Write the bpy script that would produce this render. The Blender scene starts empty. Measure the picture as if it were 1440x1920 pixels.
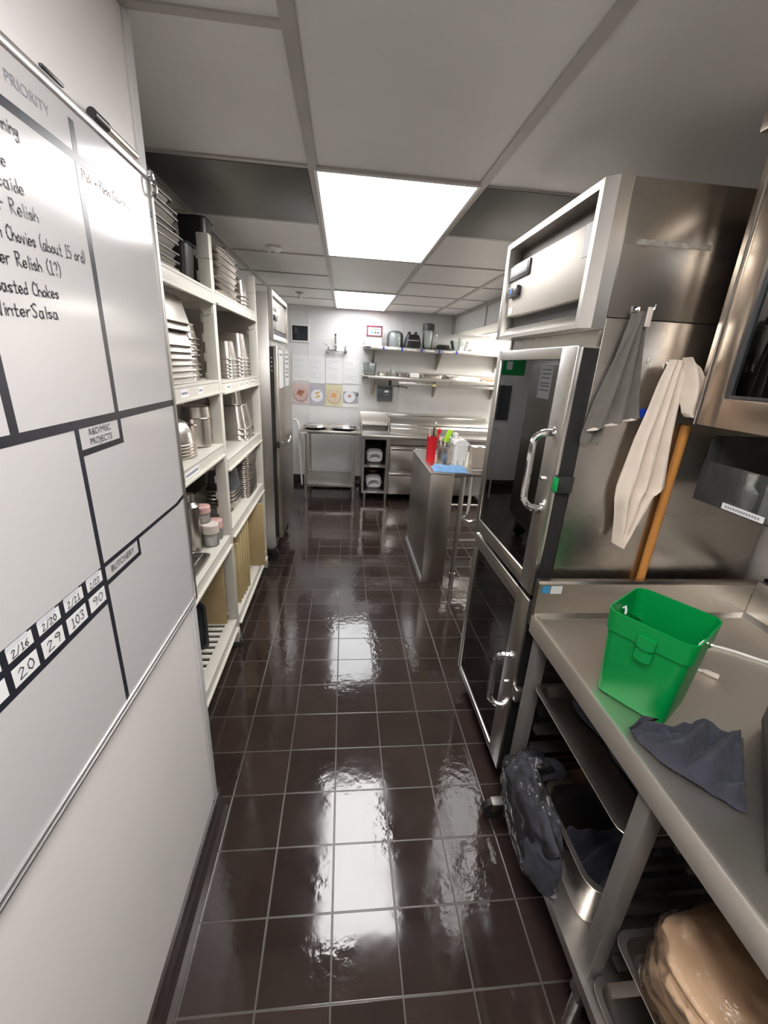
import bpy, bmesh, math, random
from mathutils import Vector, Matrix, noise
random.seed(7)
sc = bpy.context.scene
col = sc.collection
PI = math.pi

# ------------------------------------------------------------------ camera
YAW, PITCH, ROLL, CAMZ, FPX = 0.10753, -0.340793, -0.056373, 1.668, 779.64
cy_, sy_ = math.cos(YAW), math.sin(YAW)
fwd = Vector((sy_*math.cos(PITCH), cy_*math.cos(PITCH), math.sin(PITCH)))
r0 = Vector((cy_, -sy_, 0)); d0 = -r0.cross(fwd)
rgt = math.cos(ROLL)*r0 + math.sin(ROLL)*d0
dwn = -math.sin(ROLL)*r0 + math.cos(ROLL)*d0
cam = bpy.data.cameras.new('camera')
cam.sensor_fit = 'VERTICAL'; cam.sensor_height = 36; cam.sensor_width = 27
cam.lens = FPX/1920*36; cam.clip_start = 0.02
camo = bpy.data.objects.new('camera', cam); col.objects.link(camo)
camo.matrix_world = Matrix((( rgt.x, -dwn.x, -fwd.x, 0), (rgt.y, -dwn.y, -fwd.y, 0), (rgt.z, -dwn.z, -fwd.z, CAMZ), (0, 0, 0, 1)))
sc.camera = camo

# ------------------------------------------------------------------ world, exposure, light levels
w = bpy.data.worlds.new('world'); sc.world = w; w.use_nodes = True
w.node_tree.nodes['Background'].inputs[0].default_value = (0.9, 0.95, 1, 1)
w.node_tree.nodes['Background'].inputs[1].default_value = 0.02
sc.view_settings.view_transform = 'Standard'; sc.view_settings.look = 'None'
sc.view_settings.gamma = 1; sc.view_settings.use_curve_mapping = False
sc.view_settings.exposure = 1.15
PANEL_NEAR, PANEL_FAR, FILL_OVERHEAD, FILL_REAR = 7.0, 4.2, 7.2, 1.8      # seen panels near and far, then added unseen fill panels overhead and rear
HOOD_LIGHT = 14.0
H = 2.31

# ------------------------------------------------------------------ materials
MATS = {}
def nodes_of(name):
    m = bpy.data.materials.new(name); m.use_nodes = True
    nt = m.node_tree
    return m, nt, nt.nodes['Principled BSDF']
def mat(name, rgb, rough=0.5, metal=0.0, spec=0.5, coat=0.0, nscale=0, namt=0.0, bump=0.0, bscale=200, stretch=(1, 1, 1), rvar=0.0, sheen=0, trans=0):
    """principled material with procedural colour / roughness / bump variation"""
    m, nt, b = nodes_of(name)
    b.inputs['Base Color'].default_value = (*rgb, 1); b.inputs['Roughness'].default_value = rough
    b.inputs['Metallic'].default_value = metal; b.inputs['Specular IOR Level'].default_value = spec
    b.inputs['Coat Weight'].default_value = coat; b.inputs['Coat Roughness'].default_value = 0.06
    b.inputs['Sheen Weight'].default_value = sheen
    tc = nt.nodes.new('ShaderNodeTexCoord'); mp = nt.nodes.new('ShaderNodeMapping')
    mp.inputs['Scale'].default_value = stretch
    nt.links.new(tc.outputs['Object'], mp.inputs['Vector'])
    if namt or rvar:
        n = nt.nodes.new('ShaderNodeTexNoise'); n.inputs['Scale'].default_value = nscale or 8; n.inputs['Detail'].default_value = 4
        nt.links.new(mp.outputs[0], n.inputs['Vector'])
        if namt:
            mr = nt.nodes.new('ShaderNodeMapRange'); mr.inputs['From Min'].default_value = 0.25; mr.inputs['From Max'].default_value = 0.75
            mr.inputs['To Min'].default_value = 1-namt; mr.inputs['To Max'].default_value = 1+namt
            nt.links.new(n.outputs['Fac'], mr.inputs['Value'])
            mx = nt.nodes.new('ShaderNodeVectorMath'); mx.operation = 'SCALE'; mx.inputs[0].default_value = rgb
            nt.links.new(mr.outputs[0], mx.inputs['Scale']); nt.links.new(mx.outputs[0], b.inputs['Base Color'])
        if rvar:
            mr2 = nt.nodes.new('ShaderNodeMapRange'); mr2.inputs['From Min'].default_value = 0.3; mr2.inputs['From Max'].default_value = 0.7
            mr2.inputs['To Min'].default_value = max(0.02, rough-rvar); mr2.inputs['To Max'].default_value = rough+rvar
            nt.links.new(n.outputs['Fac'], mr2.inputs['Value']); nt.links.new(mr2.outputs[0], b.inputs['Roughness'])
    if bump:
        n2 = nt.nodes.new('ShaderNodeTexNoise'); n2.inputs['Scale'].default_value = bscale; n2.inputs['Detail'].default_value = 3
        nt.links.new(mp.outputs[0], n2.inputs['Vector'])
        bp = nt.nodes.new('ShaderNodeBump'); bp.inputs['Strength'].default_value = bump; bp.inputs['Distance'].default_value = 0.002
        nt.links.new(n2.outputs['Fac'], bp.inputs['Height']); nt.links.new(bp.outputs[0], b.inputs['Normal'])
    MATS[name] = m
    return m
def glassy(name, tint, refl_rough=0.02, ior=1.5, bump=0.0, bscale=20, haze=0.0, hazecol=(1, 1, 1)):
    """thin pane: tinted see-through plus fresnel mirror, optional haze and crinkle"""
    m = bpy.data.materials.new(name); m.use_nodes = True; nt = m.node_tree; nt.nodes.clear()
    out = nt.nodes.new('ShaderNodeOutputMaterial'); t = nt.nodes.new('ShaderNodeBsdfTransparent'); t.inputs[0].default_value = (*tint, 1)
    g = nt.nodes.new('ShaderNodeBsdfGlossy'); g.inputs['Roughness'].default_value = refl_rough
    f = nt.nodes.new('ShaderNodeFresnel'); f.inputs['IOR'].default_value = ior
    base = t
    if haze:
        d = nt.nodes.new('ShaderNodeBsdfDiffuse'); d.inputs[0].default_value = (*hazecol, 1)
        mh = nt.nodes.new('ShaderNodeMixShader'); mh.inputs[0].default_value = haze
        nt.links.new(t.outputs[0], mh.inputs[1]); nt.links.new(d.outputs[0], mh.inputs[2]); base = mh
    mx = nt.nodes.new('ShaderNodeMixShader')
    nt.links.new(f.outputs[0], mx.inputs[0]); nt.links.new(base.outputs[0], mx.inputs[1]); nt.links.new(g.outputs[0], mx.inputs[2])
    nt.links.new(mx.outputs[0], out.inputs[0])
    if bump:
        tc = nt.nodes.new('ShaderNodeTexCoord'); n2 = nt.nodes.new('ShaderNodeTexNoise'); n2.inputs['Scale'].default_value = bscale; n2.inputs['Detail'].default_value = 4
        nt.links.new(tc.outputs['Object'], n2.inputs['Vector'])
        bp = nt.nodes.new('ShaderNodeBump'); bp.inputs['Strength'].default_value = bump; bp.inputs['Distance'].default_value = 0.02
        nt.links.new(n2.outputs['Fac'], bp.inputs['Height']); nt.links.new(bp.outputs[0], g.inputs['Normal']); nt.links.new(bp.outputs[0], f.inputs['Normal'])
    MATS[name] = m; return m
def emit(name, rgb, s):
    m = bpy.data.materials.new(name); m.use_nodes = True; nt = m.node_tree; nt.nodes.clear()
    out = nt.nodes.new('ShaderNodeOutputMaterial'); e = nt.nodes.new('ShaderNodeEmission')
    e.inputs[0].default_value = (*rgb, 1); e.inputs[1].default_value = s
    nt.links.new(e.outputs[0], out.inputs[0]); MATS[name] = m; return m

STEEL = mat('brushed_steel', (0.62, 0.595, 0.56), 0.32, 1, nscale=2.2, namt=0.05, rvar=0.025, stretch=(1, 1, 0.4))
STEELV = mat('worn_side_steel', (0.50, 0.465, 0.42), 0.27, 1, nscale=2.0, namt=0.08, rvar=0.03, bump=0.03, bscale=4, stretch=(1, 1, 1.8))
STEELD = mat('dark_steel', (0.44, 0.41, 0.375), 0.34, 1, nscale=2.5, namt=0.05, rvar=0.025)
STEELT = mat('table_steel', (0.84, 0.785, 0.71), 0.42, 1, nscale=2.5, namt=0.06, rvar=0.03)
CHROME = mat('chrome', (0.80, 0.80, 0.79), 0.09, 1, rvar=0.03, nscale=12)
PANM = mat('pan_steel', (0.64, 0.59, 0.54), 0.29, 1, nscale=4, namt=0.05, rvar=0.03)
ALU = mat('sheet_pan_aluminium', (0.50, 0.48, 0.45), 0.38, 1, nscale=4, namt=0.08, rvar=0.04)
BOARD = mat('whiteboard_enamel', (0.57, 0.553, 0.552), 0.15, 0, spec=0.30, nscale=2, namt=0.015, bump=0.05, bscale=2.2)
WALLW = mat('white_wall_panel', (0.74, 0.735, 0.725), 0.42, 0, nscale=3, namt=0.03, bump=0.12, bscale=260)
WALLG = mat('painted_wall', (0.80, 0.765, 0.745), 0.5, 0, nscale=3, namt=0.03, bump=0.05, bscale=180)
SATIN = mat('satin_aluminium', (0.72, 0.71, 0.70), 0.36, 1, nscale=5, namt=0.04)
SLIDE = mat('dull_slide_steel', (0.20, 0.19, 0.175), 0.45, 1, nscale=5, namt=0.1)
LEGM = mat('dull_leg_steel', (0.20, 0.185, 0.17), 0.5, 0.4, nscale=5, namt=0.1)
WALLD = mat('dim_wall', (0.22, 0.21, 0.20), 0.5)  # wall behind the camera, coloured dark to stand for an unlit room
CEIL = mat('vinyl_ceiling_tile', (0.76, 0.75, 0.73), 0.42, 0, nscale=2.5, namt=0.05, bump=0.06, bscale=120)
TBAR = mat('ceiling_grid_metal', (0.44, 0.42, 0.395), 0.4, 0, nscale=6, namt=0.08)
VENT = mat('grey_metal_ceiling_panel', (0.115, 0.112, 0.102), 0.42, 0.0, nscale=3, namt=0.06)
BASET = mat('dark_cove_tile', (0.045, 0.034, 0.031), 0.15, 0, nscale=5, namt=0.2, rvar=0.06)
CAMBRO = mat('shelving_plastic', (0.60, 0.575, 0.51), 0.42, 0, nscale=9, namt=0.06)
BLACKP = mat('black_plastic', (0.018, 0.018, 0.019), 0.34, 0, nscale=9, namt=0.2)
DARKG = mat('dark_grey_plastic', (0.06, 0.065, 0.07), 0.3, 0, nscale=9, namt=0.15)
GREYP = mat('grey_plastic', (0.33, 0.33, 0.33), 0.4, 0, nscale=9, namt=0.1)
TAPE = mat('black_tape', (0.022, 0.023, 0.032), 0.26, 0, spec=0.35, nscale=14, namt=0.2)
INK = mat('black_marker_ink', (0.05, 0.05, 0.065), 0.3, 0, nscale=40, namt=0.3)
INKB = mat('brown_marker_ink', (0.30, 0.17, 0.08), 0.3, 0, nscale=40, namt=0.3)
PAPER = mat('white_paper', (0.80, 0.80, 0.80), 0.6, 0, nscale=8, namt=0.03)
PRINT = mat('grey_print', (0.27, 0.27, 0.31), 0.6, 0, nscale=60, namt=0.2)
FAINT = mat('faint_print', (0.66, 0.66, 0.70), 0.6, 0, nscale=60, namt=0.1)
WHITEP = mat('white_plastic', (0.78, 0.77, 0.74), 0.3, 0, nscale=6, namt=0.03)
GREEN = mat('green_bucket_plastic', (0.0, 0.225, 0.045), 0.36, 0, spec=0.3, nscale=5, namt=0.05)
GREENL = mat('green_plastic_tab', (0.0, 0.30, 0.07), 0.35, 0, nscale=5, namt=0.05)
REDP = mat('red_plastic', (0.62, 0.012, 0.02), 0.3, 0, nscale=5, namt=0.05)
LIME = mat('lime_plastic', (0.42, 0.75, 0.03), 0.35, 0, nscale=5, namt=0.05)
TEAL = mat('teal_plastic', (0.05, 0.42, 0.50), 0.35, 0, nscale=5, namt=0.05)
BLUET = mat('blue_tape', (0.01, 0.05, 0.42), 0.5, 0, nscale=12, namt=0.1)
BLUEC = mat('blue_cloth', (0.17, 0.34, 0.60), 0.9, 0, nscale=40, namt=0.12, bump=0.5, bscale=500, sheen=0.3)
NAVY = mat('charcoal_cloth', (0.030, 0.031, 0.044), 0.95, 0, nscale=30, namt=0.2, bump=0.4, bscale=500, sheen=0.05)
GREYC = mat('grey_cloth', (0.135, 0.125, 0.108), 0.9, 0, nscale=30, namt=0.12, bump=0.5, bscale=600, sheen=0.2)
BEIGEC = mat('cream_cloth', (0.72, 0.62, 0.52), 0.9, 0, nscale=20, namt=0.06, bump=0.5, bscale=500, sheen=0.2)
WOOD = mat('broom_wood', (0.52, 0.22, 0.05), 0.4, 0, nscale=10, namt=0.15, stretch=(6, 6, 0.6))
TANB = mat('tan_cutting_board', (0.42, 0.31, 0.15), 0.5, 0, nscale=7, namt=0.08)
TANBE = mat('pale_board_edge', (0.50, 0.39, 0.20), 0.5, 0, nscale=7, namt=0.08)
KRAFT = mat('kraft_paper', (0.60, 0.40, 0.23), 0.7, 0, nscale=5, namt=0.06)
PINKP = mat('pink_lid', (0.66, 0.40, 0.37), 0.4, 0, nscale=8, namt=0.06)
CREAM = mat('cream_jar', (0.66, 0.58, 0.52), 0.4, 0, nscale=8, namt=0.06)
BLACKM = mat('dark_cookware', (0.03, 0.03, 0.032), 0.3, 0.7, nscale=8, namt=0.2)
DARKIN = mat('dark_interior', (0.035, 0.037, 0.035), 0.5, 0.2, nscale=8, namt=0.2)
MAROON = mat('maroon_plastic', (0.26, 0.05, 0.09), 0.4, 0, nscale=8, namt=0.1)
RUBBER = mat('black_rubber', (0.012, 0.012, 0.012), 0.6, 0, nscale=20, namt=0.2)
DOORGLASS = glassy('door_glass', (0.34, 0.37, 0.36), 0.015, 2.6)
CLEAR = glassy('clear_plastic', (0.86, 0.88, 0.88), 0.05, 1.45, haze=0.05, hazecol=(0.75, 0.78, 0.78))
WRAP = glassy('plastic_wrap', (0.93, 0.93, 0.95), 0.07, 1.4, bump=0.9, bscale=16, haze=0.015)
JARG = glassy('jar_glass', (0.94, 0.97, 0.96), 0.04, 1.45, haze=0.16, hazecol=(0.8, 0.84, 0.84))
PANEL_N = emit('light_diffuser', (1.0, 0.985, 0.975), PANEL_NEAR); PANEL_F = emit('light_diffuser_far', (0.97, 0.985, 1.0), PANEL_FAR); FILL_R = emit('fill_panel_rear', (1.0, 0.975, 0.945), FILL_REAR); FILL_O = emit('fill_panel_overhead', (1.0, 0.98, 0.965), FILL_OVERHEAD)
HOODL = emit('hood_lamp', (1.0, 0.96, 0.88), HOOD_LIGHT)
SCREEN = emit('lit_screen', (0.9, 1.0, 0.95), 0.55)
LEDB = emit('blue_led', (0.12, 0.30, 1.0), 1.5)

def floor_mat():
    m, nt, b = nodes_of('quarry_tile'); L = nt.links; N = nt.nodes.new
    S = 0.203
    tc = N('ShaderNodeTexCoord'); sp = N('ShaderNodeSeparateXYZ'); L.new(tc.outputs['Object'], sp.inputs[0])
    def m2(op, a, bv=None, c=None):
        n = N('ShaderNodeMath'); n.operation = op
        for i, v in enumerate((a, bv, c)):
            if v is None: continue
            if isinstance(v, (int, float)): n.inputs[i].default_value = v
            else: L.new(v, n.inputs[i])
        return n.outputs[0]
    xs = m2('ADD', sp.outputs['X'], 0.00386+20*S); ys = m2('SUBTRACT', sp.outputs['Y'], 0.8312-40*0.2023)
    dx = m2('PINGPONG', xs, S/2); dy = m2('PINGPONG', ys, 0.2023/2)
    dm = m2('MINIMUM', dx, dy)
    mr = N('ShaderNodeMapRange'); mr.interpolation_type = 'SMOOTHSTEP'
    mr.inputs['From Min'].default_value = 0.0018; mr.inputs['From Max'].default_value = 0.0036; L.new(dm, mr.inputs['Value'])
    tile = mr.outputs[0]
    cx = m2('FLOOR', m2('DIVIDE', xs, S)); cyy = m2('FLOOR', m2('DIVIDE', ys, 0.2023))
    cb = N('ShaderNodeCombineXYZ'); L.new(cx, cb.inputs[0]); L.new(cyy, cb.inputs[1])
    wn = N('ShaderNodeTexWhiteNoise'); L.new(cb.outputs[0], wn.inputs['Vector'])
    nz = N('ShaderNodeTexNoise'); nz.inputs['Scale'].default_value = 6; nz.inputs['Detail'].default_value = 5; L.new(tc.outputs['Object'], nz.inputs['Vector'])
    val = m2('ADD', m2('MULTIPLY', wn.outputs['Value'], 0.35), m2('MULTIPLY_ADD', nz.outputs['Fac'], 0.5, 0.55))
    tcol = N('ShaderNodeVectorMath'); tcol.operation = 'SCALE'; tcol.inputs[0].default_value = (0.034, 0.0225, 0.0195); L.new(val, tcol.inputs['Scale'])
    mix = N('ShaderNodeMix'); mix.data_type = 'RGBA'; L.new(tile, mix.inputs['Factor']); mix.inputs['A'].default_value = (0.07, 0.058, 0.05, 1)
    L.new(tcol.outputs[0], mix.inputs['B']); L.new(mix.outputs['Result'], b.inputs['Base Color'])
    # water film: patches of rippled glaze
    wet = N('ShaderNodeTexNoise'); wet.inputs['Scale'].default_value = 2.6; wet.inputs['Detail'].default_value = 3; L.new(tc.outputs['Object'], wet.inputs['Vector'])
    wm = N('ShaderNodeMapRange'); wm.interpolation_type = 'SMOOTHSTEP'; wm.inputs['From Min'].default_value = 0.42; wm.inputs['From Max'].default_value = 0.60; L.new(wet.outputs['Fac'], wm.inputs['Value'])
    rip = N('ShaderNodeTexNoise'); rip.inputs['Scale'].default_value = 34; rip.inputs['Detail'].default_value = 2; L.new(tc.outputs['Object'], rip.inputs['Vector'])
    soft = N('ShaderNodeTexNoise'); soft.inputs['Scale'].default_value = 9; soft.inputs['Detail'].default_value = 2; L.new(tc.outputs['Object'], soft.inputs['Vector'])
    hgt = m2('ADD', m2('MULTIPLY', m2('MULTIPLY', rip.outputs['Fac'], wm.outputs[0]), 1.5), m2('MULTIPLY', soft.outputs['Fac'], 0.5))
    hgt = m2('ADD', hgt, m2('MULTIPLY', tile, 0.9))
    bp = N('ShaderNodeBump'); bp.inputs['Strength'].default_value = 0.30; bp.inputs['Distance'].default_value = 0.0022
    L.new(hgt, bp.inputs['Height']); L.new(bp.outputs[0], b.inputs['Normal'])
    rr = m2('MULTIPLY_ADD', nz.outputs['Fac'], 0.14, 0.02)
    rg = N('ShaderNodeMix'); rg.data_type = 'FLOAT'; L.new(tile, rg.inputs[0]); rg.inputs[2].default_value = 0.32; L.new(rr, rg.inputs[3])
    L.new(rg.outputs[0], b.inputs['Roughness'])
    b.inputs['Specular IOR Level'].default_value = 0.62
    return m
FLOORM = floor_mat()

# ------------------------------------------------------------------ mesh helpers
def wl(o):
    v = Vector((0, 0, 0))
    while o: v += o.location; o = o.parent
    return v
def rrect(x0, x1, y0, y1, z, r, n=4):
    r = min(r, (x1-x0)/2-1e-4, (y1-y0)/2-1e-4); pts = []
    for cx, cy, a0 in ((x1-r, y1-r, 0), (x0+r, y1-r, 90), (x0+r, y0+r, 180), (x1-r, y0+r, 270)):
        for i in range(n+1):
            a = math.radians(a0+90*i/n); pts.append(Vector((cx+r*math.cos(a), cy+r*math.sin(a), z)))
    return pts
class MB:
    def __init__(s): s.bm = bmesh.new()
    def box(s, a, b, bev=0.0, seg=2, M=None):
        c = [(a[i]+b[i])/2 for i in range(3)]; d = [max(1e-5, abs(b[i]-a[i])) for i in range(3)]
        m = Matrix.Translation(c) @ Matrix.Diagonal((*d, 1))
        if M: m = M @ m
        vs = bmesh.ops.create_cube(s.bm, size=1, matrix=m)['verts']
        if bev:
            es = list({e for v in vs for e in v.link_edges})
            bmesh.ops.bevel(s.bm, geom=es, offset=min(bev, 0.45*min(d)), segments=seg, profile=0.5, affect='EDGES')
        return s
    def cyl(s, p0, p1, r, r1=None, seg=20, caps=True):
        p0, p1 = Vector(p0), Vector(p1); d = p1-p0
        q = Vector((0, 0, 1)).rotation_difference(d.normalized()).to_matrix().to_4x4()
        bmesh.ops.create_cone(s.bm, cap_ends=caps, segments=seg, radius1=r, radius2=r if r1 is None else r1, depth=d.length, matrix=Matrix.Translation((p0+p1)/2) @ q)
        return s
    def sph(s, c, r, sc=(1, 1, 1), seg=20):
        bmesh.ops.create_uvsphere(s.bm, u_segments=seg, v_segments=seg//2, radius=r, matrix=Matrix.Translation(c) @ Matrix.Diagonal((*sc, 1))); return s
    def loft(s, rings, cap0=True, cap1=True, closed=True):
        R = [[s.bm.verts.new(p) for p in r] for r in rings]
        for a, b in zip(R, R[1:]):
            n = len(a)
            for i in range(n if closed else n-1):
                j = (i+1) % n; s.bm.faces.new((a[i], a[j], b[j], b[i]))
        if cap0: s.bm.faces.new(list(reversed(R[0])))
        if cap1: s.bm.faces.new(R[-1])
        return s
    def lathe(s, prof, c=(0, 0, 0), seg=28, cap0=False, cap1=False):
        rings = [[Vector((c[0]+r*math.cos(2*PI*i/seg), c[1]+r*math.sin(2*PI*i/seg), c[2]+z)) for i in range(seg)] for r, z in prof]
        return s.loft(rings, cap0, cap1)
    def tube(s, pts, r, seg=8, closed=False, caps=True):
        pts = [Vector(p) for p in pts]; n = len(pts); rings = []; up = None
        for i in range(n):
            a = pts[(i-1) % n] if (closed or i) else pts[0]; b = pts[(i+1) % n] if (closed or i < n-1) else pts[-1]
            t = (b-a).normalized()
            if up is None:
                up = t.orthogonal().normalized()
            up = (up - t*up.dot(t)).normalized(); v = t.cross(up)
            rr = r[i] if isinstance(r, (list, tuple)) else r
            rings.append([pts[i]+rr*(math.cos(2*PI*k/seg)*up+math.sin(2*PI*k/seg)*v) for k in range(seg)])
        if closed: rings.append(rings[0])
        return s.loft(rings, caps and not closed, caps and not closed)
    def prism(s, pts, axis, d0, d1):
        """polygon pts (2D) extruded along axis 0/1/2 from d0 to d1"""
        def P(p, d):
            q = list(p); q.insert(axis, d); return Vector(q)
        return s.loft([[P(p, d0) for p in pts], [P(p, d1) for p in pts]])
    def surf(s, f, nu, nv, th=0.0):
        g = [[s.bm.verts.new(f(i/nu, j/nv)) for j in range(nv+1)] for i in range(nu+1)]
        fs = []
        for i in range(nu):
            for j in range(nv): fs.append(s.bm.faces.new((g[i][j], g[i+1][j], g[i+1][j+1], g[i][j+1])))
        if th:
            bmesh.ops.recalc_face_normals(s.bm, faces=fs)
            bmesh.ops.solidify(s.bm, geom=fs, thickness=th)
        return s
    def mesh(s, name, m, off=Vector((0, 0, 0)), angle=35):
        bmesh.ops.recalc_face_normals(s.bm, faces=s.bm.faces)
        if off.length: bmesh.ops.translate(s.bm, verts=s.bm.verts, vec=-off)
        me = bpy.data.meshes.new(name); s.bm.to_mesh(me); s.bm.free()
        me.materials.append(m); me.shade_smooth(); me.set_sharp_from_angle(angle=math.radians(angle))
        return me
    def part(s, name, m, parent, label=None, kind=None, angle=35):
        o = bpy.data.objects.new(name, s.mesh(name, m, wl(parent), angle)); col.objects.link(o); o.parent = parent
        if label: o['label'] = label
        if kind: o['kind'] = kind
        return o
    def solo(s, name, m, label, cat, loc=(0, 0, 0), group=None, angle=35):
        """one-mesh thing; shape given in world coordinates, origin at loc"""
        loc = Vector(loc); o = bpy.data.objects.new(name, s.mesh(name, m, loc, angle)); col.objects.link(o); o.location = loc
        tag(o, label, cat, group); return o
    def struct(s, name, m):
        o = bpy.data.objects.new(name, s.mesh(name, m)); col.objects.link(o); o['kind'] = 'structure'; return o
def tag(o, label, cat, group=None):
    o['label'] = label; o['category'] = cat
    if group: o['group'] = group
def thing(name, label, cat, loc, group=None):
    o = bpy.data.objects.new(name, None); o.empty_display_size = 0.05; col.objects.link(o); o.location = loc
    tag(o, label, cat, group); return o
def dup(o, loc, label, rot=None, scale=None):
    c = o.copy(); col.objects.link(c); c.location = loc; c['label'] = label
    if rot is not None: c.rotation_euler = rot
    if scale is not None: c.scale = scale
    for ch in list(o.children):
        k = ch.copy(); col.objects.link(k); k.parent = c
        for g in list(ch.children):
            q = g.copy(); col.objects.link(q); q.parent = k
    return c
ORD = ['lowest', 'second', 'third', 'fourth', 'fifth', 'sixth', 'seventh', 'eighth', 'ninth', 'tenth', 'eleventh', 'twelfth', 'thirteenth', 'fourteenth', 'fifteenth', 'sixteenth', 'seventeenth', 'eighteenth', 'nineteenth', 'twentieth', 'twenty-first', 'twenty-second']
def nth(i, n):
    return 'topmost' if i == n-1 else ('lowest' if i == 0 else ORD[i]+' from the bottom')
def text_mesh(s, size):
    cu = bpy.data.curves.new('t', 'FONT'); cu.body = s; cu.size = size; cu.align_x = 'CENTER'; cu.align_y = 'CENTER'; cu.resolution_u = 3
    o = bpy.data.objects.new('t', cu); col.objects.link(o)
    dg = bpy.context.evaluated_depsgraph_get(); me = bpy.data.meshes.new_from_object(o.evaluated_get(dg))
    bpy.data.objects.remove(o); bpy.data.curves.remove(cu); return me
def text(s, size, c, ux, uy, m, parent, name='lettering', stretch=1.0):
    """printed lettering as a flat mesh: centre c, writing direction ux, up uy (world)"""
    me = text_mesh(s, size); ux, uy, c = Vector(ux), Vector(uy), Vector(c)-wl(parent)
    for v in me.vertices: v.co = c + ux*(v.co.x*stretch) + uy*v.co.y
    me.name = name; me.materials.clear(); me.materials.append(m)
    o = bpy.data.objects.new(name, me); col.objects.link(o); o.parent = parent; return o
GL = {'a': '4,5 1,5 0,2 1,0 3,0 4,3 4,5/4,3 5,0', 'b': '0,9 0,0 3,0 4,2 3,4 0,4', 'c': '4,4 2,5 0,3 0,1 2,0 4,1', 'd': '4,4 1,4 0,2 1,0 4,1/4,9 4,0', 'e': '0,2 4,3 3,5 1,5 0,3 0,1 2,0 4,1', 'g': '4,4 1,5 0,2 2,1 4,3/4,5 4,-3 1,-4 0,-2', 'h': '0,9 0,0/0,3 2,5 4,3 4,0', 'i': '1,5 1,0/1,7 1,7.8', 'k': '0,9 0,0/4,5 0,2 4,0', 'l': '1,9 1,0', 'n': '0,5 0,0/0,3 2,5 4,4 4,0', 'o': '2,5 0,3 0,1 2,0 4,1 4,3 2,5', 'r': '0,5 0,0/0,3 2,5 4,5', 's': '4,4 2,5 0,4 3,2 4,1 2,0 0,1', 't': '2,8 2,0 4,0/0,5 4,5', 'u': '0,5 0,1 2,0 4,1 4,5/4,1 5,0', 'v': '0,5 2,0 4,5', 'y': '0,5 2,1/4,5 1,-4', 'C': '5,8 3,10 1,8 0,4 1,1 3,0 5,1', 'R': '0,0 0,10 3,10 4,8 3,6 0,5 5,0', 'P': '0,0 0,10 4,9 4,6 0,5', 'W': '0,10 1,0 3,6 5,0 6,10', 'S': '5,9 3,10 0,8 4,4 4,1 2,0 0,1', '(': '3,11 1,8 1,3 3,-1', ')': '0,11 2,8 2,3 0,-1', '?': '0,8 2,10 4,8 2,4/2,1 2,0', '1': '1,9 2,10 2,0/0,0 4,0', '2': '0,8 2,10 4,8 0,0 5,0', '3': '0,9 3,10 4,8 2,5 4,3 3,0 0,1', '5': '4,10 0,10 0,6 3,6 4,3 3,0 0,1', '6': '4,9 1,6 0,2 2,0 4,2 3,5 0,4', '9': '4,7 2,6 0,8 2,10 4,9 4,7 3,0', '0': '2,10 0,7 0,3 2,0 4,3 4,7 2,10', '/': '0,-1 4,10'}
def handwriting(s, y0, y1, z0, z1, h, m, parent, x, wd=0.0011):
    """pen strokes on the board plane X = x, from (y0, z0) to (y1, z1), capital height h"""
    b = bmesh.new(); rnd = random.Random(s); cx = 0; strokes = []
    for ch in s:
        if ch == ' ': cx += 5; continue
        ww = 0
        for st in GL[ch].split('/'):
            pts = [tuple(map(float, p.split(','))) for p in st.split()]
            ww = max(ww, max(p[0] for p in pts)); strokes.append([(cx+p[0]+rnd.uniform(-.25, .25), p[1]+rnd.uniform(-.25, .25)) for p in pts])
        cx += ww+1.8
    tot = cx-1.8
    for st in strokes:
        P = [Vector((x, y0+(y1-y0)*p[0]/tot, z0+(z1-z0)*p[0]/tot+h*p[1]/10)) for p in st]
        for a, c in zip(P, P[1:]):
            d = (c-a)
            if d.length < 1e-6: continue
            d.normalize(); nrm = Vector((0, -d.z, d.y))*wd; e = d*wd*0.7
            b.faces.new([b.verts.new(q) for q in (a-e-nrm, c+e-nrm, c+e+nrm, a-e+nrm)])
    o_ = MB(); o_.bm.free(); o_.bm = b
    return o_.part('handwriting', m, parent)
def pan_mb(L, W, Hh, taper=0.012, rim=0.012, r=0.02, t=0.0012, wave=0.003):
    """open-topped pan, base at z 0, X half-length L/2, Y half-width W/2, measured at the rim's inside"""
    mb = MB(); a, b = L/2, W/2
    def ring(o, z, rr=None): return rrect(-a+o, a-o, -b+o, b-o, z, max(0.004, r-o*0.3) if rr is None else rr)
    mb.loft([ring(taper+0.006, 0), ring(taper, 0.006), ring(0, Hh-wave), ring(-rim, Hh-wave-0.001), ring(-rim-0.001, Hh-0.001), ring(-rim, Hh), ring(t, Hh), ring(taper+t, 0.006+t), ring(taper+0.006+t, t)])
    return mb
def flat(name, a, b, m, parent, bev=0.0, label=None):
    return MB().box(a, b, bev).part(name, m, parent, label)
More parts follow.
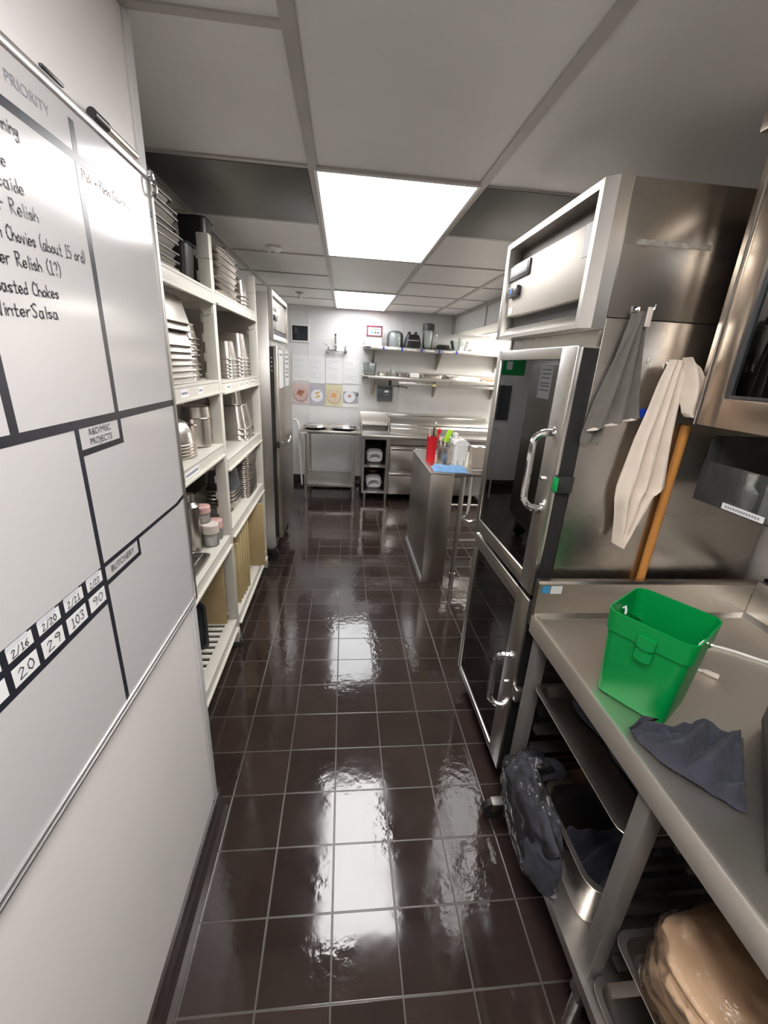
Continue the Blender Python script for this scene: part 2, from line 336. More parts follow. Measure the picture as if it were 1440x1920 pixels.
# ------------------------------------------------------------------ room shell
MB().box((-1.45, -4.2, -0.06), (2.7, 6.0, 0)).struct('floor', FLOORM)
MB().box((-1.45, -4.2, H), (2.7, 6.0, H+0.06)).struct('ceiling', CEIL)
MB().box((-1.45, -4.2, 0), (-0.455, 1.18, H)).struct('wall_left', WALLG)
MB().box((-1.45, 1.18, 0), (-1.32, 6.0, H)).struct('wall_left_recess', WALLG)
MB().box((-1.32, 5.93, 0), (2.7, 6.0, H)).struct('wall_back', WALLW)
MB().box((1.45, -4.2, 0), (2.7, 1.96, H)).struct('wall_right', WALLG)
MB().box((2.6, 1.96, 0), (2.7, 5.93, H)).struct('wall_right_recess', WALLG)
MB().box((-0.455, -4.3, 0), (1.45, -4.2, H)).struct('wall_front', WALLD)
MB().box((1.42, 2.1, 2.09), (2.6, 5.93, H-0.001), 0.004).struct('trim_soffit', WALLW)
mb = MB(); mb.box((1.405, 2.1, H-0.03), (1.42, 5.93, H-0.002)); mb.box((1.41, 4.52, 2.09), (1.42, 4.545, H-0.03)); mb.box((1.41, 5.80, 2.09), (1.42, 5.93, H-0.03)); mb.struct('trim_soffit_edge', TBAR)
mb = MB()
for xx in (-1.09, -0.477, 0.75): mb.box((xx-0.008, 5.925, 0.11), (xx+0.008, 5.931, H))
mb.struct('trim_wall_seams', WALLW)
MB().box((-0.4560, 1.150, 0.1), (-0.4500, 1.1815, H), 0.002).struct('trim_corner', ALU if False else WALLW)
mb = MB(); prof = [(-0.456, 0.0), (-0.415, 0.0), (-0.432, 0.008), (-0.442, 0.03), (-0.446, 0.098), (-0.456, 0.1)]
mb.prism(prof, 1, -4.2, 1.20); mb.box((-1.3, 1.18, 0), (-0.446, 1.20, 0.1)); mb.struct('baseboard_left', BASET)
MB().box((-1.32, 5.905, 0), (2.6, 5.93, 0.11), 0.003).struct('baseboard_back', BASET)
mb = MB()                                             # ceiling grid: tees run along and across the room
for xx, ya in ((-0.747, -4.2), (-0.127, -4.2), (0.492, -4.2), (1.11, 1.95)): mb.box((xx-0.016, ya, H-0.006), (xx+0.016, 5.93, H+0.002))
for yy in (-1.42, -0.77, 0.51, 1.145, 1.80, 2.445, 3.13, 3.80, 4.47, 5.14, 5.82): mb.box((-1.32, yy-0.012, H-0.005), (-0.13, yy+0.012, H+0.002))
for yy in (-0.65, 0.62, 1.80, 3.10, 4.43, 5.80): mb.box((-0.13, yy-0.012, H-0.005), (0.49, yy+0.012, H+0.002))
for yy in (0.51, 1.82, 2.45, 3.13, 3.80, 4.47, 5.14, 5.82): mb.box((0.49, yy-0.012, H-0.005), (1.44, yy+0.012, H+0.002))
mb.struct('trim_ceiling_grid', TBAR)
# ceiling lights
def ceiling_light(y0, y1, label, lamp):
    t = thing('ceiling_light', label, 'light', (0.182, (y0+y1)/2, H-0.004), 'flat ceiling light panels')
    MB().box((-0.111, y0, H-0.008), (0.475, y1, H-0.004)).part('diffuser', lamp, t)
    mb = MB(); e = 0.012
    mb.box((-0.111-e, y0-e, H-0.010), (0.475+e, y0, H-0.002)); mb.box((-0.111-e, y1, H-0.010), (0.475+e, y1+e, H-0.002))
    mb.box((-0.111-e, y0, H-0.010), (-0.111, y1, H-0.002)); mb.box((0.475, y0, H-0.010), (0.475+e, y1, H-0.002)); mb.part('frame', WHITEP, t)
ceiling_light(1.816, 3.05, 'large bright rectangular ceiling light panel nearest in view', PANEL_N)
ceiling_light(4.46, 5.76, 'smaller looking bright ceiling light panel by the back wall', PANEL_F)
ceiling_light(-0.62, 0.56, 'added bright ceiling fill panel overhead, unseen, out of the picture', FILL_O)  # unseen panel added as fill, set by the grid spacing
ceiling_light(-3.26, -2.04, 'added ceiling fill panel at the rear, unseen, out of the picture', FILL_R)  # unseen panel added behind the camera as weak fill
t = thing('hood_light', 'small bright light set under the white soffit at right rear', 'light', (1.95, 5.3, 2.088))
MB().box((1.74, 4.9, 2.083), (2.35, 5.62, 2.087)).part('diffuser', HOODL, t)
mb = MB(); mb.box((1.72, 4.88, 2.080), (2.37, 4.9, 2.0895)); mb.box((1.72, 5.62, 2.080), (2.37, 5.64, 2.0895)); mb.box((1.72, 4.9, 2.080), (1.74, 5.62, 2.0895)); mb.box((2.35, 4.9, 2.080), (2.37, 5.62, 2.0895)); mb.part('frame', WHITEP, t)
# grey metal return panels either side of the big light
for x0, x1, lab in ((-0.73, -0.145, 'dark grey metal ceiling panel left of the big light'), (0.508, 1.095, 'dark grey metal ceiling panel right of the big light')):
    MB().box((x0, 1.815, H-0.007), (x1, 2.43, H-0.001), 0.002).solo('ceiling_panel', VENT, lab, 'ceiling panel', ((x0+x1)/2, 2.12, H-0.001), 'grey ceiling panels')
t = thing('smoke_detector', 'round white smoke detector on the ceiling left of the lights', 'smoke detector', (-0.45, 2.99, H))
MB().lathe([(0.045, 0), (0.05, -0.012), (0.038, -0.026), (0.0, -0.028)][::-1], (-0.45, 2.99, H-0.001), 24, False, True).part('housing', WHITEP, t)
MB().cyl((-0.45, 2.99, H-0.034), (-0.45, 2.99, H-0.028), 0.014).part('sensor', GREYP, t)
t = thing('sprinkler_head', 'small dark fire sprinkler head on the ceiling near the back', 'sprinkler', (-0.47, 4.78, H))
MB().lathe([(0.0, -0.012), (0.03, -0.010), (0.042, 0.0)], (-0.47, 4.78, H-0.001), 20, False, False).part('escutcheon', GREYP, t)
mb = MB(); mb.cyl((-0.47, 4.78, H-0.05), (-0.47, 4.78, H-0.010), 0.007); mb.cyl((-0.47, 4.78, H-0.056), (-0.47, 4.78, H-0.05), 0.02); mb.part('deflector', STEELD, t)
# dark crack line of dirt on a near ceiling tile
# ------------------------------------------------------------------ whiteboard
XB = -0.446
wb = thing('whiteboard', 'large wall whiteboard ruled with black tape and handwritten prep lists', 'whiteboard', (-0.455, 0.5, 0.95))
MB().box((-0.4545, -0.75, 0.965), (XB, 1.168, 2.03)).part('board_panel', BOARD, wb)
mb = MB(); mb.box((-0.4545, -0.77, 2.028), (-0.4405, 1.178, 2.040), 0.002); mb.part('top_rail', SATIN, wb)
mb = MB(); mb.box((-0.4545, -0.77, 0.95), (-0.441, 1.178, 0.956), 0.002); mb.box((-0.4545, -0.77, 0.960), (-0.442, 1.178, 0.966), 0.002); mb.part('bottom_rail', SATIN, wb)
MB().box((-0.4545, 1.166, 0.95), (-0.441, 1.178, 2.03), 0.002).part('side_rail', ALU, wb)
mb = MB(); ring = [(-0.436, 1.172+0.013*math.cos(a), 2.02+0.022*math.sin(a)) for a in [2*PI*i/16 for i in range(16)]]
mb.tube(ring, 0.0025, 6, True); mb.box((-0.446, 1.166, 2.03), (-0.434, 1.178, 2.046), 0.002); mb.part('corner_clip', CHROME, wb)
TX0, TX1 = XB-0.0003, XB+0.0004
def tape(y0, y1, z0, z1, m=TAPE, name='tape_line'):
    return MB().box((TX0, y0, z0), (TX1, y1, z1)).part(name, m, wb)
tape(-0.7, 1.166, 1.955, 1.968); tape(0.876, 0.890, 1.552, 1.9548); tape(0.876, 0.890, 1.9682, 2.012); tape(-0.7, 1.166, 1.537, 1.552); tape(0.604, 0.620, 1.552, 1.955); tape(0.10, 0.114, 1.552, 1.955)
tape(0.740, 0.752, 0.968, 1.537); tape(0.752, 0.892, 1.490, 1.501); tape(0.880, 0.892, 1.501, 1.537)
tape(0.752, 1.110, 1.276, 1.285)
mb = MB(); mb.prism([(1.109, 1.276), (1.120, 1.276), (1.166, 1.283), (1.166, 1.293), (1.109, 1.285)], 0, TX0, TX1); mb.part('tape_line', TAPE, wb)
tape(0.752, 0.892, 1.238, 1.248); tape(0.882, 0.892, 1.248, 1.276)
tape(0.05, 0.740, 1.205, 1.2825, name='tape_grid')
LX0, LX1 = TX0, TX1+0.0003
for a, b, s in ((0.440, 0.492, ''), (0.504, 0.553, '2/16'), (0.565, 0.615, '2/20'), (0.627, 0.677, '2/21'), (0.690, 0.738, '2/22')):
    MB().box((LX0, a, 1.2575), (LX1, b, 1.2795)).part('date_label', PAPER, wb)
    MB().box((LX1-0.0001, a+0.001, 1.2745), (LX1+0.0002, b-0.008, 1.2820)).part('day_strip', FAINT, wb)
    if s: handwriting(s, a+0.008, b-0.010, 1.2605, 1.2610, 0.0115, INK, wb, LX1+0.0004, 0.0008)
for a, b, s in ((0.440, 0.492, ''), (0.504, 0.553, '20'), (0.564, 0.613, '29'), (0.624, 0.677, '103'), (0.688, 0.738, '90')):
    MB().box((LX0, a, 1.2165), (LX1, b, 1.2455)).part('count_label', PAPER, wb)
    if s: handwriting(s, a+0.010, b-0.010, 1.2225, 1.2235, 0.0165, INK, wb, LX1+0.0004, 0.0009)
text('BUTCHERY', 0.0185, (LX1, 0.817, 1.262), (0, 1, 0), (0, 0, 1), INK, wb)
text('R&D/MISC', 0.0165, (LX1, 0.815, 1.5275), (0, 1, 0), (0, 0, 1), INK, wb); text('PROJECTS', 0.0165, (LX1, 0.815, 1.5105), (0, 1, 0), (0, 0, 1), INK, wb)
text('R PRIORITY', 0.0195, (LX1, 0.772, 1.9945), (0, 1, 0), (0, 0, 1), PRINT, wb, stretch=1.08)
HX = XB+0.0006
for s, y0, y1, z0, z1, h, m in (('running', 0.688, 0.742, 1.928, 1.930, 0.016, INK), ('ce', 0.689, 0.705, 1.883, 1.884, 0.016, INK), ('tcaide', 0.674, 0.730, 1.858, 1.861, 0.017, INK),
        ('ar Relish', 0.664, 0.751, 1.829, 1.835, 0.0175, INK), ('n Chovies (about 15 ord)', 0.664, 0.857, 1.797, 1.804, 0.0175, INK), ('Per Relish (1?)', 0.648, 0.782, 1.766, 1.771, 0.0175, INK),
        ('roasted Chokes', 0.630, 0.765, 1.731, 1.737, 0.0175, INK), ('WinterSalsa', 0.628, 0.754, 1.702, 1.707, 0.0180, INK), ('Pick n Pass Country', 0.893, 1.053, 1.935, 1.938, 0.015, INKB)):
    handwriting(s, y0, y1, z0, z1, h, m, wb, HX)
mk = thing('whiteboard_marker', 'black capped silver marker lying on the whiteboard top rail', 'marker', (-0.444, 1.03, 2.0425))
MB().cyl((-0.445, 1.0, 2.0505), (-0.445, 1.112, 2.0505), 0.0075).part('barrel', PANM, mk)
MB().cyl((-0.445, 0.953, 2.0515), (-0.445, 1.0, 2.0515), 0.0085).part('cap', BLACKP, mk)
MB().box((-0.4445, 0.815, 2.0425), (-0.438, 0.867, 2.0475), 0.002).solo('magnet_clip', DARKG, 'short dark clip lying on the whiteboard top rail', 'clip', (-0.441, 0.84, 2.0425))

# ------------------------------------------------------------------ tall glass-door refrigerator (right)
rf = thing('glass_door_refrigerator', 'tall stainless refrigerator with two glass half doors on the right', 'refrigerator', (1.07, 1.55, 0))
mb = MB()
mb.box((0.715, 1.20, 0.17), (1.43, 1.225, 1.822), 0.002); mb.box((0.715, 1.20, 1.8235), (1.43, 1.225, 2.145), 0.002); mb.box((0.715, 1.875, 0.17), (1.43, 1.90, 2.145), 0.002)
mb.box((1.41, 1.225, 0.17), (1.43, 1.875, 2.145)); mb.box((0.715, 1.225, 0.11), (1.43, 1.875, 0.17)); mb.box((0.72, 1.225, 1.745), (1.41, 1.875, 2.145)); mb.box((0.716, 1.225, 0.92), (0.76, 1.875, 0.947))
mb.box((0.716, 1.2, 0.11), (1.43, 1.225, 0.17))
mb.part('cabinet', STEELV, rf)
mb = MB(); mb.box((0.73, 1.226, 0.171), (1.405, 1.232, 1.744)); mb.box((0.73, 1.868, 0.171), (1.405, 1.874, 1.744)); mb.box((1.40, 1.232, 0.171), (1.409, 1.868, 1.744)); mb.box((0.73, 1.232, 0.171), (1.40, 1.868, 0.18)); mb.box((0.73, 1.232, 1.735), (1.40, 1.868, 1.744)); mb.part('liner', DARKIN, rf)
for zz in (0.40, 0.62, 1.12, 1.30, 1.50):
    mb = MB(); mb.tube([(0.75, 1.25, zz), (0.75, 1.85, zz), (1.38, 1.85, zz), (1.38, 1.25, zz)], 0.004, 6, True)
    for k in range(9): mb.tube([(0.75, 1.28+k*0.068, zz+0.003), (1.38, 1.28+k*0.068, zz+0.003)], 0.0022, 5)
    mb.part('wire_shelf', STEELD, rf)
hd = MB()
hd.prism([(0.65, 1.226), (0.676, 1.2), (0.714, 1.2), (0.714, 1.245), (0.65, 1.245)], 2, 1.793, 2.146)
hd.box((0.65, 1.868, 1.793), (0.714, 1.90, 2.146), 0.002); hd.box((0.65, 1.245, 2.126), (0.714, 1.868, 2.146)); hd.prism([(0.65, 1.793), (0.714, 1.793), (0.714, 1.842), (0.685, 1.838), (0.65, 1.806)], 1, 1.245, 1.868)
hdr = hd.part('header_frame', STEEL, rf)
MB().box((0.668, 1.247, 1.880), (0.712, 1.866, 2.068), 0.003).part('header_panel', mat('matte_panel_steel', (0.50, 0.46, 0.41), 0.55, 0.6, nscale=4, namt=0.04), hdr)
mb = MB(); mb.box((0.704, 1.247, 2.0685), (0.712, 1.866, 2.1255)); mb.part('louver', mat('brown_louver', (0.06, 0.047, 0.038), 0.5, 0.3, nscale=9, namt=0.1), hdr)
MB().box((0.704, 1.247, 1.843), (0.712, 1.866, 1.8795)).part('vent_gap', BLACKP, hdr)
MB().box((0.660, 1.675, 2.008), (0.668, 1.862, 2.062), 0.004).part('badge_frame', DARKG, hdr); MB().box((0.658, 1.685, 2.020), (0.661, 1.852, 2.056), 0.001).part('badge_plate', GREYP, hdr, 'pale grey display plate')
ct = MB().box((0.650, 1.742, 1.945), (0.668, 1.832, 1.984), 0.005).part('control', DARKG, hdr)
MB().box((0.6488, 1.775, 1.953), (0.6505, 1.822, 1.976)).part('display', BLACKP, hdr)
text('37', 0.020, (0.6484, 1.797, 1.9645), (0, -1, 0), (0, 0, 1), LEDB, rf, 'display_digits')
MB().box((0.6665, 1.255, 1.983), (0.668, 1.312, 2.066)).part('notice_sheet', PAPER, hdr); MB().box((0.6665, 1.80, 1.887), (0.668, 1.842, 1.912)).part('sticker', PAPER, hdr)
def glass_door(z0, z1, gz0, gz1, y1, gy0, gy1, hz0, hz1):
    mb = MB(); x0, x1 = 0.650, 0.668
    mb.box((x0, 1.20, z0), (x1, gy0, z1), 0.003); mb.box((x0, gy1, z0), (x1, y1, z1), 0.003); mb.box((x0, gy0-0.002, gz1), (x1, gy1+0.002, z1), 0.003); mb.box((x0, gy0-0.002, z0), (x1, gy1+0.002, gz0), 0.003)
    d = mb.part('door', STEEL, rf)
    MB().box((0.656, gy0, gz0), (0.660, gy1, gz1)).part('glass_pane', DOORGLASS, d)
    mb = MB(); mb.box((0.6685, 1.207, z0+0.004), (0.7145, 1.235, z1-0.004)); mb.box((0.6685, y1-0.02, z0+0.004), (0.7145, y1-0.004, z1-0.004)); mb.box((0.6685, 1.235, z0+0.004), (0.7145, y1-0.02, z0+0.02)); mb.box((0.6685, 1.235, z1-0.02), (0.7145, y1-0.02, z1-0.004)); mb.part('gasket_gap_fill', RUBBER, d)  # rubber gasket widened in black to stand for shade in the door gap
    yy = 1.252; rr = 0.05
    pts = [(0.652, yy, hz1)] + [(0.600+0.038*(1-math.sin(a)), yy+0.018*math.sin(a), hz1-0.038*(1-math.cos(a))) for a in [PI/2*i/6 for i in range(7)]]
    low = [(p[0], p[1], hz0+(hz1-p[2])) for p in pts]
    mb = MB(); mb.tube(pts+low[::-1], 0.0115, 10); mb.cyl((0.648, yy, hz1), (0.656, yy, hz1), 0.018); mb.cyl((0.648, yy, hz0), (0.656, yy, hz0), 0.018); mb.part('handle', CHROME, d)
    return d
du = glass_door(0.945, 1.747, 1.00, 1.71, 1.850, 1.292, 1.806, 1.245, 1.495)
MB().box((0.655, 1.186, 1.318), (0.715, 1.2005, 1.372), 0.004).part('latch', BLACKP, du); MB().box((0.651, 1.184, 1.322), (0.664, 1.1995, 1.368), 0.003).part('latch_cover', GREENL, du, 'green latch cover')
MB().cyl((0.642, 1.262, 1.345), (0.651, 1.262, 1.345), 0.007).part('lock', CHROME, du)
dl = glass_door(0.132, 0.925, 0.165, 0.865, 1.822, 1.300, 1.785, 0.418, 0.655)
mb = MB(); mb.box((0.655, 1.17, 0.505), (0.715, 1.2005, 0.56), 0.004); mb.part('latch', STEEL, dl)
MB().cyl((0.642, 1.255, 0.53), (0.651, 1.255, 0.53), 0.007).part('lock', CHROME, dl)
for yy in (1.27, 1.83):
    for xx in (0.80, 1.36):
        mb = MB(); mb.cyl((xx, yy-0.018, 0.045), (xx, yy+0.018, 0.045), 0.044); mb.box((xx-0.03, yy-0.024, 0.05), (xx+0.03, yy-0.019, 0.11)); mb.box((xx-0.03, yy+0.019, 0.05), (xx+0.03, yy+0.024, 0.11)); mb.part('caster', RUBBER, rf)
MB().box((0.755, 1.1988, 1.999), (0.965, 1.1998, 2.012)).part('worn_label', mat('worn_strip', (0.40, 0.38, 0.35), 0.42, 0.7, nscale=60, namt=0.35), rf)
MB().box((0.855, 1.1975, 1.558), (0.93, 1.1998, 1.584)).part('blue_tape', BLUET, rf)
for hx, hz in ((0.793, 1.842), (0.812, 1.712), (0.930, 1.705)):
    mb = MB(); mb.box((hx-0.012, 1.1955, hz-0.010), (hx+0.012, 1.1995, hz+0.012), 0.002)
    mb.tube([(hx, 1.196, hz), (hx+0.002, 1.18, hz-0.006), (hx+0.012, 1.168, hz-0.012), (hx+0.026, 1.162, hz-0.004), (hx+0.030, 1.160, hz+0.014)], 0.0028, 8); mb.part('hook', CHROME, rf)

# ------------------------------------------------------------------ towels, broom
def drape(rows, amp, folds, y0, name, m, lab, loc, th=0.004, ph=0.0, extra=0.0):
    """hanging cloth: rows of (left x, right x, z); folds deepen downwards"""
    rows = [r if len(r) == 4 else (*r, r[2]) for r in rows]
    def f(u, v):
        k = v*(len(rows)-1); i = min(int(k), len(rows)-2); t = k-i
        a = [rows[i][j]*(1-t)+rows[i+1][j]*t for j in range(len(rows[i]))]
        wv = math.sin(u*folds*2*PI+ph+1.3*v)*amp*(0.35+0.65*min(1, v*2)) + noise.noise((u*3, v*3, ph))*0.006
        sag = extra*math.sin(u*PI)
        zz = a[2]*(1-u)+a[3]*u
        return Vector((a[0]*(1-u)+a[1]*u, y0+wv-sag, zz))
    return f
tw = thing('grey_towel', 'grey kitchen towel hanging from the left hook on the refrigerator side', 'towel', (0.793, 1.165, 1.84), 'hanging towels')
MB().surf(drape([(0.786, 0.806, 1.838), (0.768, 0.812, 1.78), (0.748, 0.822, 1.70), (0.728, 0.834, 1.62), (0.716, 0.848, 1.555, 1.572), (0.712, 0.851, 1.518, 1.560)], 0.013, 2.6, 1.168, '', None, '', None), 40, 40, 0.003).part('cloth', GREYC, tw)
MB().surf(drape([(0.776, 0.795, 1.835), (0.755, 0.785, 1.72), (0.722, 0.775, 1.60), (0.706, 0.765, 1.50), (0.708, 0.752, 1.476)], 0.009, 1.4, 1.182, '', None, '', None, ph=1.2), 24, 36, 0.003).part('back_fold', GREYC, tw)
MB().surf(drape([(0.7115, 0.8515, 1.5205, 1.5625), (0.7110, 0.852, 1.5145, 1.5565)], 0.0105, 2.6, 1.1665, '', None, '', None, ph=1.3), 40, 2, 0.002).part('hem', CREAM, tw, 'pale stitched hem')
MB().box((0.796, 1.150, 1.800), (0.812, 1.153, 1.848), 0.001, M=None).part('hang_tag', CREAM, tw, 'cream hanging loop')
tb = thing('cream_towel', 'long cream kitchen towel bunched over the hook beside the broom', 'towel', (0.935, 1.15, 1.72), 'hanging towels')
MB().surf(drape([(0.896, 0.950, 1.722), (0.882, 0.956, 1.66), (0.872, 0.962, 1.58), (0.858, 0.972, 1.50), (0.850, 0.985, 1.42), (0.842, 0.994, 1.35), (0.846, 0.965, 1.31, 1.345), (0.862, 0.935, 1.255), (0.872, 0.912, 1.205), (0.876, 0.888, 1.165)], 0.017, 3.2, 1.150, '', None, '', None, ph=0.6), 44, 60, 0.004).part('cloth', BEIGEC, tb)
MB().surf(drape([(0.925, 0.945, 1.728), (0.935, 0.985, 1.705), (0.945, 1.015, 1.66), (0.952, 1.030, 1.61), (0.962, 1.030, 1.583), (0.975, 1.020, 1.572)], 0.010, 1.2, 1.140, '', None, '', None, ph=2.2, extra=0.022), 26, 26, 0.004).part('loop_fold', BEIGEC, tb)
bh = thing('broom_handle', 'orange wooden broom handle standing behind the cream towel', 'broom', (1.02, 1.178, 0.0))
MB().cyl((1.017, 1.184, 0.12), (1.030, 1.184, 1.545), 0.0125, 0.0135).part('handle', WOOD, bh)
mb = MB(); mb.box((0.93, 1.176, 0.0), (1.10, 1.192, 0.10), 0.004); mb.box((0.96, 1.177, 0.10), (1.07, 1.191, 0.125), 0.004); mb.part('bristles', KRAFT, bh)
# ------------------------------------------------------------------ stainless wall oven (upper right)
OVENS = mat('warm_reflection_steel', (0.62, 0.535, 0.45), 0.30, 1, nscale=2.2, namt=0.06, rvar=0.03)  # warm reflection painted into the steel colour
wo = thing('wall_oven', 'stainless wall oven with a dark glass door at upper right', 'oven', (1.22, 0.75, 1.556))
mb = MB(); mb.box((1.02, 0.25, 1.570), (1.445, 1.145, 2.235), 0.004); mb.box((1.0, 1.105, 1.60), (1.02, 1.145, 2.235), 0.003); mb.part('body', OVENS, wo)
mb = MB(); mb.box((0.985, 1.042, 1.556), (1.018, 1.103, 2.23), 0.004); mb.box((0.985, 0.29, 1.556), (1.018, 0.35, 2.23), 0.004); mb.box((0.985, 0.35, 1.556), (1.018, 1.042, 1.632), 0.004); mb.box((0.985, 0.35, 2.13), (1.018, 1.042, 2.23), 0.004)
dd = mb.part('door', OVENS, wo)
MB().box((1.000, 0.35, 1.632), (1.006, 1.042, 2.13)).part('glass_pane', DOORGLASS, dd)
mb = MB(); mb.box((0.992, 1.034, 1.632), (1.004, 1.042, 2.13), 0.001); mb.box((0.992, 0.35, 1.632), (1.004, 1.034, 1.640), 0.001); mb.part('glass_seal', DARKG, dd)
MB().box((1.0065, 0.345, 1.625), (1.019, 1.045, 2.135)).part('dark_liner', BLACKP, dd)
MB().cyl((0.983, 1.1045, 1.556), (0.983, 1.1045, 2.23), 0.0035, seg=8).part('door_hinge', CHROME, dd)
mb = MB(); mb.box((0.975, 0.2, 2.2365), (1.445, 1.16, 2.309), 0.003); mb.part('top_trim', OVENS, wo)
# clear bin under the oven
cb = thing('clear_bin', 'clear plastic wall bin below the oven with a label on its front', 'bin', (1.2, 0.95, 1.34))
mb = MB(); t_ = 0.004
mb.box((1.03, 0.70, 1.345), (1.445, 1.085, 1.349)); mb.box((1.03, 0.70, 1.349), (1.034, 1.085, 1.46)); mb.box((1.034, 1.081, 1.349), (1.445, 1.085, 1.53)); mb.box((1.034, 0.70, 1.349), (1.445, 0.704, 1.53)); mb.part('tub', CLEAR, cb)
MB().box((1.0280, 0.865, 1.348), (1.0300, 0.985, 1.364)).part('bin_label', PAPER, cb)
mb = MB()
for k in range(13): mb.box((1.0274, 0.876+k*0.0078, 1.353), (1.0281, 0.881+k*0.0078, 1.3595))
mb.part('label_print', PRINT, cb)
b1 = thing('small_bottle', 'small white bottle with paper tag inside the clear bin', 'bottle', (1.09, 0.985, 1.3495))
MB().lathe([(0.0, 0), (0.022, 0), (0.024, 0.004), (0.024, 0.045), (0.010, 0.062), (0.010, 0.075), (0.0, 0.075)], (1.09, 0.985, 1.3495), 20).part('bottle_body', WHITEP, b1)
MB().lathe([(0.0, 0.0755), (0.012, 0.0755), (0.012, 0.095), (0.0, 0.095)], (1.09, 0.985, 1.3495), 16).part('cap', CREAM, b1)
MB().box((1.062, 0.968, 1.37), (1.0645, 1.0, 1.402)).part('paper_tag', PAPER, b1)
MB().box((1.07, 0.80, 1.3495), (1.14, 0.925, 1.495), 0.006).solo('carton', PAPER, 'white carton standing in the clear bin beside the bottle', 'box', (1.105, 0.86, 1.3495))
MB().lathe([(0, 0), (0.035, 0), (0.037, 0.006), (0.037, 0.12), (0.0, 0.125)], (1.12, 0.755, 1.3495), 20).solo('teal_canister', mat('teal_dull', (0.10, 0.22, 0.24), 0.4), 'dull teal canister at the near end of the clear bin', 'canister', (1.12, 0.755, 1.3495))

# ------------------------------------------------------------------ stainless work table with tray racks (right foreground)
TZ = 0.90
wt = thing('prep_table', 'stainless work table with backsplash and tray racks in right foreground', 'table', (1.04, 0.35, 0))
mb = MB()
mb.prism([(0.640, 0.842), (0.646, 0.842), (0.646, 0.888), (0.66, 0.888), (1.40, 0.888), (1.40, 0.9), (0.665, 0.9), (0.655, 0.907), (0.643, 0.907), (0.640, 0.902)], 1, -0.55, 1.145)
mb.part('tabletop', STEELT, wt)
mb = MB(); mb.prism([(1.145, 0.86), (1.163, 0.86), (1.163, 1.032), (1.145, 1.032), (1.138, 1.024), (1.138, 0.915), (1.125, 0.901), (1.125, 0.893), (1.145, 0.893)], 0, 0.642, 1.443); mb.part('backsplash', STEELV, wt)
mb = MB(); mb.prism([(1.443, 0.86), (1.443, 1.040), (1.425, 1.040), (1.418, 1.030), (1.415, 0.918), (1.398, 0.902), (1.398, 0.888), (1.425, 0.888)], 1, -0.55, 1.137); mb.part('side_splash', STEEL, wt)
MB().box((0.655, 1.1368, 0.992), (0.680, 1.1382, 1.018)).part('blue_sticker', mat('sticker_blue', (0.03, 0.22, 0.42), 0.5), wt); MB().box((0.684, 1.1368, 0.990), (0.722, 1.1382, 1.018)).part('paper_label', mat('worn_paper', (0.55, 0.56, 0.55), 0.6), wt)
for yy in (1.105, 0.57, 0.035):
    for xx, xb in ((0.650, 0.690), (1.36, 1.40)):
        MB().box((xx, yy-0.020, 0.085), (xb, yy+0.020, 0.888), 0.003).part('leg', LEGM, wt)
mb = MB(); mb.box((0.640, -0.5, 0.188), (1.40, 1.13, 0.198)); mb.box((0.636, -0.5, 0.165), (0.642, 1.13, 0.200)); mb.part('undershelf', STEEL, wt)
for y0, sgn in ((1.086, -1), (0.588, 1), (0.552, -1), (0.055, 1)):
    for zz in ((0.30, 0.385) if y0 == 0.552 else (0.30, 0.385, 0.47, 0.555, 0.64, 0.725)):
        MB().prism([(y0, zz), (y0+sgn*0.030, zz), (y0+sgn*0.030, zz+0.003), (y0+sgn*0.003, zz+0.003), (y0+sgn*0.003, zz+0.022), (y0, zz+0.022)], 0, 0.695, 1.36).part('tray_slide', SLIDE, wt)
for yy in (1.105, 0.035):
    for xx in (0.67, 1.38):
        c = MB(); c.cyl((xx-0.055, yy-0.013, 0.042), (xx-0.055, yy+0.013, 0.042), 0.0415); c.part('caster', RUBBER, wt)
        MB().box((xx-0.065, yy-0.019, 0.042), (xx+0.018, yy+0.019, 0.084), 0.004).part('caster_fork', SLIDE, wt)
for xx in (0.67, 1.38):
    MB().cyl((xx, 0.57, 0.0), (xx, 0.57, 0.086), 0.018).part('foot', STEEL, wt)
# sheet pan on the upper slide, its cloths
def front_pan(z, y0, y1, depth, hgt, lab, name='sheet_pan', x0=0.655, m=PANM, rad=0.03):
    L, W = depth, (y1-y0)
    o = pan_mb(L-0.03, W-0.03, hgt, 0.012 if hgt < 0.05 else 0.022, 0.013, rad).solo(name, m, lab, 'pan')
    o.location = (x0+L/2, (y0+y1)/2, z); return o
front_pan(0.6440, 0.592, 1.082, 0.66, 0.030, 'shiny sheet pan on the upper rack left of the table post, holding dark cloths')
hp = front_pan(0.1985, 0.62, 0.94, 0.53, 0.205, 'deep steel pan of dark cloths on the undershelf beside the plastic bag', 'deep_pan', 0.66, PANM, 0.05)
def crumple(x0, x1, y0, y1, z0, hmax, name, m, lab, cat, seed, n=46, th=0.006, edge=0.12, shape=None):
    """heap of cloth lying on a surface: ridged height field with an irregular outline"""
    sx, sy = x1-x0, y1-y0
    def f(u, v):
        a = math.atan2(v-0.5, u-0.5); r = max(abs(u-0.5), abs(v-0.5))*2
        rim = 1 + 0.16*noise.noise((math.cos(a)*1.6, math.sin(a)*1.6, seed))
        dx, dy = (u-0.5)*sx*rim, (v-0.5)*sy*rim
        p = (u*2.2+seed, v*2.2, seed*0.7)
        rid = (1-abs(noise.noise(p))*1.9)*0.65 + 0.35*(1-abs(noise.noise((u*5, v*5+seed, 1.3)))*1.6)
        fall = 1-max(0, (r-0.55)/0.45)**2
        return Vector(((x0+x1)/2+dx, (y0+y1)/2+dy, z0+0.004+max(0, rid)*hmax*fall))
    return MB().surf(f, n, n, th).solo(name, m, lab, cat, ((x0+x1)/2, (y0+y1)/2, z0), angle=180)
